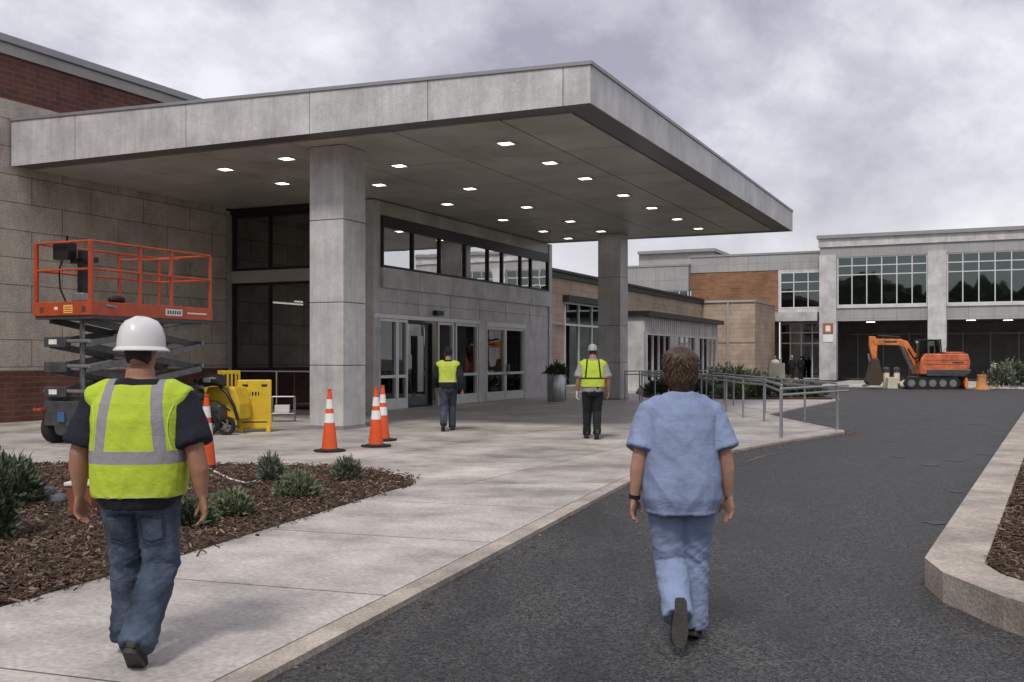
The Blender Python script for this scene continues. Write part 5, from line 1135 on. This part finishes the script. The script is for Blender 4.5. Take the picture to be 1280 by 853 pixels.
    if hd == 'helmet':
        q = MB(); n_ = 36; prof = [(1.0, .125), (.995, .15), (.96, .195), (.86, .24), (.66, .275), (.36, .293), (.0, .297)]; A, Bq = .122, .142; k0 = len(q.v); yc = .002
        for f_, z in prof:
            for i in range(n_):
                a = 2 * math.pi * i / n_; rg = 1 + (.02 if abs(math.cos(a)) < .2 else 0) * (1 - f_ * .3); q.v.append(H((A * f_ * math.cos(a), yc + Bq * f_ * math.sin(a), z + (.006 if abs(math.cos(a)) < .25 and f_ < .97 else 0))))
        for r_ in range(len(prof) - 1):
            for i in range(n_): a, b_ = k0 + r_ * n_ + i, k0 + r_ * n_ + (i + 1) % n_; q.f.append((a, b_, b_ + n_, a + n_))
        q.f.append(tuple(k0 + i for i in reversed(range(n_))))
        hm = T.part('hard_hat', q, 'helmet', smooth=40)
        q = MB(); k0 = 0
        for (f_, z) in ((.98, .129), (1.13, .112), (1.14, .117), (.985, .138)):
            for i in range(n_):
                a = 2 * math.pi * i / n_; fr = f_ + (.16 if math.sin(a) > .3 and f_ > 1.05 else 0) * max(0, math.sin(a)); q.v.append(H((A * f_ * math.cos(a), yc + Bq * fr * math.sin(a), z)))
        for r_ in range(3):
            for i in range(n_): a, b_ = r_ * n_ + i, r_ * n_ + (i + 1) % n_; q.f.append((a, b_, b_ + n_, a + n_))
        T.part('brim', q, 'helmet', hm, smooth=40)
    if hd == 'cap':
        q = MB(); q.loft([H((0, -.004, .12)), H((0, -.004, .16)), H((0, -.004, .2)), H((0, -.002, .232)), H((0, 0, .242))], [(.085, .108), (.085, .107), (.076, .095), (.05, .063), (.015, .02)], 20, R @ Vector((1, 0, 0)))
        cpo = T.part('cap', q, 'cap_cloth', smooth=50); q = MB(); q.loft([H((0, .07, .13)), H((0, .13, .125)), H((0, .175, .115))], [(.075, .006), (.07, .006), (.04, .005)], 14, R @ Vector((1, 0, 0))); T.part('peak', q, 'cap_cloth', cpo, smooth=50)
    if hd == 'beanie':
        q = MB(); q.loft([H((0, -.004, .11)), H((0, -.004, .16)), H((0, -.004, .205)), H((0, -.002, .24)), H((0, 0, .25))], [(.086, .108), (.087, .109), (.077, .096), (.05, .063), (.015, .02)], 18, R @ Vector((1, 0, 0))); T.part('beanie', q, 'black_cloth', smooth=50)
    if hd == 'hair':
        # short layered hair: a cap close to the skull, then many overlapping locks
        q = MB(); pr = [(-.03, .055, .05, -.050), (.0, .066, .058, -.048), (.04, .082, .076, -.04), (.10, .094, .102, -.018), (.145, .097, .118, -.004), (.19, .088, .108, -.006), (.224, .060, .076, -.004), (.242, .02, .025, 0)]
        q.loft([H((0, y, z)) for z, a, b_, y in pr], [(a, b_) for z, a, b_, y in pr], 20, R @ Vector((1, 0, 0)))
        q.v = [v if (R.transposed() @ (v - hc)).y < .05 or (R.transposed() @ (v - hc)).z > .18 else v - (R @ Vector((0, (R.transposed() @ (v - hc)).y - .05, 0))) for v in q.v]
        r = random.Random(5); lk = MB(); lk.add(q.v, q.f)
        for i in range(2600):
            a = r.uniform(0, 2 * math.pi); z0 = .240 - .21 * r.random() ** 1.1; z1 = z0 - r.uniform(.05, .10)
            if math.sin(a) > .45 and z0 < .19: continue
            z1 = max(z1, -.065 + r.uniform(0, .06)); pts = []
            for t_ in (0, .33, .66, 1):
                z = z0 + (z1 - z0) * t_; zz = max(-.03, min(.240, z)); k_ = 0
                for (za, aa, ba, ya), (zb_, ab, bb, yb) in zip(pr[:-1], pr[1:]):
                    if za <= zz <= zb_: u_ = (zz - za) / (zb_ - za); k_ = (aa + (ab - aa) * u_, ba + (bb - ba) * u_, ya + (yb - ya) * u_)
                aa_ = a + .6 * t_ * math.sin(i * 1.7) + .12 * math.sin(5 * t_ + i); lift = 1.03 + .07 * math.sin(math.pi * min(1, t_ * .8)) * r.random() + (.26 * r.random() ** 2 if t_ == 1 else 0)
                pts.append(H((k_[0] * lift * math.cos(aa_), k_[2] + k_[1] * lift * math.sin(aa_), z)))
            wd = r.uniform(.0014, .004); lk.loft(pts, [(wd, .0012), (wd * 1.2, .002), (wd, .002), (.0006, .0006)], 5, R @ Vector((-math.sin(a), math.cos(a), 0)))
        T.part('hair', lk, 'brown_hair', smooth=70)
    if 'glove' in p:
        sh, el, wr = arms[-1]; g_ = MB(); d = (wr - el).normalized() * .7 + Vector((0, .05, -.45)); hand(g_, wr, d, (.8, -.5, 0), (.45, .85, -.1), 1.1, p.get('curl', .55), .004)
        link('glove', remesh(g_, .007, 1), M['white_cloth'], T.e)
    if 'band' in p:
        sh, el, wr = arms[-1]; d = (wr - el).normalized(); T.part('wristband', MB().loft([wr - d * .012, wr + d * .012], [(.034, .029)] * 2, 16), 'black_cloth', smooth=40)
    if 'belt' in p:
        T.part('shirt_tail', MB().loft(*trings(.022, p['belt'], p['belt'] + .07), 24, pw=.85), p['shirt'], smooth=40)
    return T

heavy = [(.80, .13, .11), (.87, .168, .13), (.96, .176, .14), (1.06, .178, .14), (1.16, .178, .138), (1.28, .180, .134), (1.36, .176, .12), (1.415, .146, .100), (1.455, .096, .080), (1.50, .064, .066), (1.55, .060, .063)]
straight = [(.74, .155, .125), (.80, .15, .12), (.87, .174, .135), (.96, .176, .138), (1.06, .174, .134), (1.16, .174, .132), (1.28, .174, .128), (1.36, .168, .116), (1.415, .142, .098), (1.455, .096, .080), (1.50, .064, .066), (1.55, .060, .063)]
# hard-hat man, mid-stride up the walkway
person(Vector((-1.97, 5.5, 0)), .04, 'man in white hard hat, lime vest, dark tee and blue jeans walking up the walkway', dict(
    s=.985, tw=1.18, td=1.15, tors=heavy, sh=.215, ar=1.22, lr=1.1, lean=.01, hturn=-.25, hnod=-.02, seed=1, voxel=.007, hipw=1.0,
    armL=((-.305, -.03, 1.10), (-.335, .05, .86)), armR=((.312, -.05, 1.10), (.340, -.02, .86)), curl=.75,
    legL=((-.095, .13, .49), (-.085, .10, .10), (-.11, .25, .035)), legR=((.095, .07, .485), (.055, -.22, .135), (.05, -.10, .04)), boot=.13, pockets=1, seam='denim_stitch',
    trousers='jeans', tr_in=.012, tr_r=(.106, .098, .082, .082, .086), fold=.013, tr_len=.025, shoe='boot', shirt='navy_shirt', hem=.81, sh_in=.024, sleeve=.84, slw=.022, vest='hivis_vest', vhem=.875, hat='helmet', wr=.007))
# woman in scrubs, left heel lifted
person(Vector((.965, 5.93, ZR)), -.02, 'woman with short brown hair in pale blue scrubs, walking away up the dark asphalt', dict(
    s=.955, tw=1.12, td=1.15, tors=straight, sh=.174, ar=1.04, lr=1.08, lean=.03, hnod=.06, seed=6, voxel=.007, skin='skin_pale',
    armL=((-.250, -.03, 1.12), (-.278, .0, .87)), armR=((.256, -.03, 1.12), (.288, .03, .87)), curl=.45,
    legL=((-.055, .06, .48), (-.055, -.23, .235), (-.065, -.255, .09)), legR=((.085, .10, .49), (.085, .10, .10), (.125, .25, .045)),
    trousers='scrub_trousers', tr_in=.016, tr_r=(.112, .102, .086, .084, .086), fold=.009, tr_len=.035, shoe='black_shoe', shirt='scrubs', hem=.78, flare=.010, sh_in=.022, sleeve=.86, slw=.024, hat='hair', band=1, seam='scrub_trousers', wr=.008))
# two workers further off
person(G(560, 538.5), .05, 'worker in dark beanie, lime vest and dark jacket, walking towards the open glass doors', dict(
    s=1.03, tw=1.0, td=1.1, sh=.19, ar=1.2, lr=1.05, lean=.03, seed=11, voxel=.012,
    armL=((-.25, .02, 1.13), (-.25, .16, .91)), armR=((.27, -.08, 1.13), (.30, -.06, .86)), hturn=.3,
    legL=((-.09, .0, .49), (-.09, -.30, .17), (-.10, -.21, .05)), legR=((.09, .16, .50), (.09, .16, .09), (.11, .31, .035)),
    trousers='dark_jeans', tr_in=.014, shoe='black_shoe', shirt='black_cloth', hem=.86, sleeve=1.95, slw=.02, vest='hivis_pale_band', vhem=1.02, v_in=.03, hat='beanie'))
person(G(741, 548.5), -.04, 'worker in pale cap, lime vest with dark piping and black trousers, walking away', dict(
    s=1.05, tw=1.08, td=1.1, tors=heavy, sh=.195, ar=1.1, lr=1.05, lean=.02, seed=15, voxel=.012,
    armL=((-.265, -.04, 1.13), (-.285, .03, .88)), armR=((.27, -.02, 1.13), (.285, .06, .88)),
    legL=((-.10, .1, .49), (-.11, .08, .09), (-.13, .22, .035)), legR=((.08, .05, .49), (.07, -.22, .14), (.06, -.11, .04)),
    trousers='black_cloth', tr_in=.016, shoe='black_shoe', shirt='grey_cloth', hem=.87, sleeve=.95, slw=.022, vest='hivis_dark_trim', vhem=.97, v_in=.032, hat='cap', glove=1))
std = dict(armL=((-.25, -.02, 1.13), (-.24, .12, .90)), armR=((.25, -.02, 1.13), (.24, .12, .90)), legL=((-.09, .02, .49), (-.10, 0, .09), (-.12, .15, .035)), legR=((.09, .02, .49), (.10, 0, .09), (.12, .15, .035)))
for (px, py, yaw, sh_, tr_, hat, l_) in [(969, 476, 2.6, 'white_cloth', 'grey_cloth', 'none', 'person in a white top standing among the bushes before the far entrance'), (990, 475.5, .3, 'black_cloth', 'black_cloth', 'cap', 'person in black with a pale cap near the far entrance'), (1001, 474.5, -.5, 'navy_shirt', 'black_cloth', 'none', 'bareheaded person in dark clothes, rightmost by the far entrance')]:
    person(G(px, py), yaw, l_, dict(s=1.0, tw=1, td=1, sh=.19, lean=0, seed=px, voxel=.02, trousers=tr_, shoe='black_shoe', shirt=sh_, hem=.88, sleeve=1.9, hat=hat, **std))
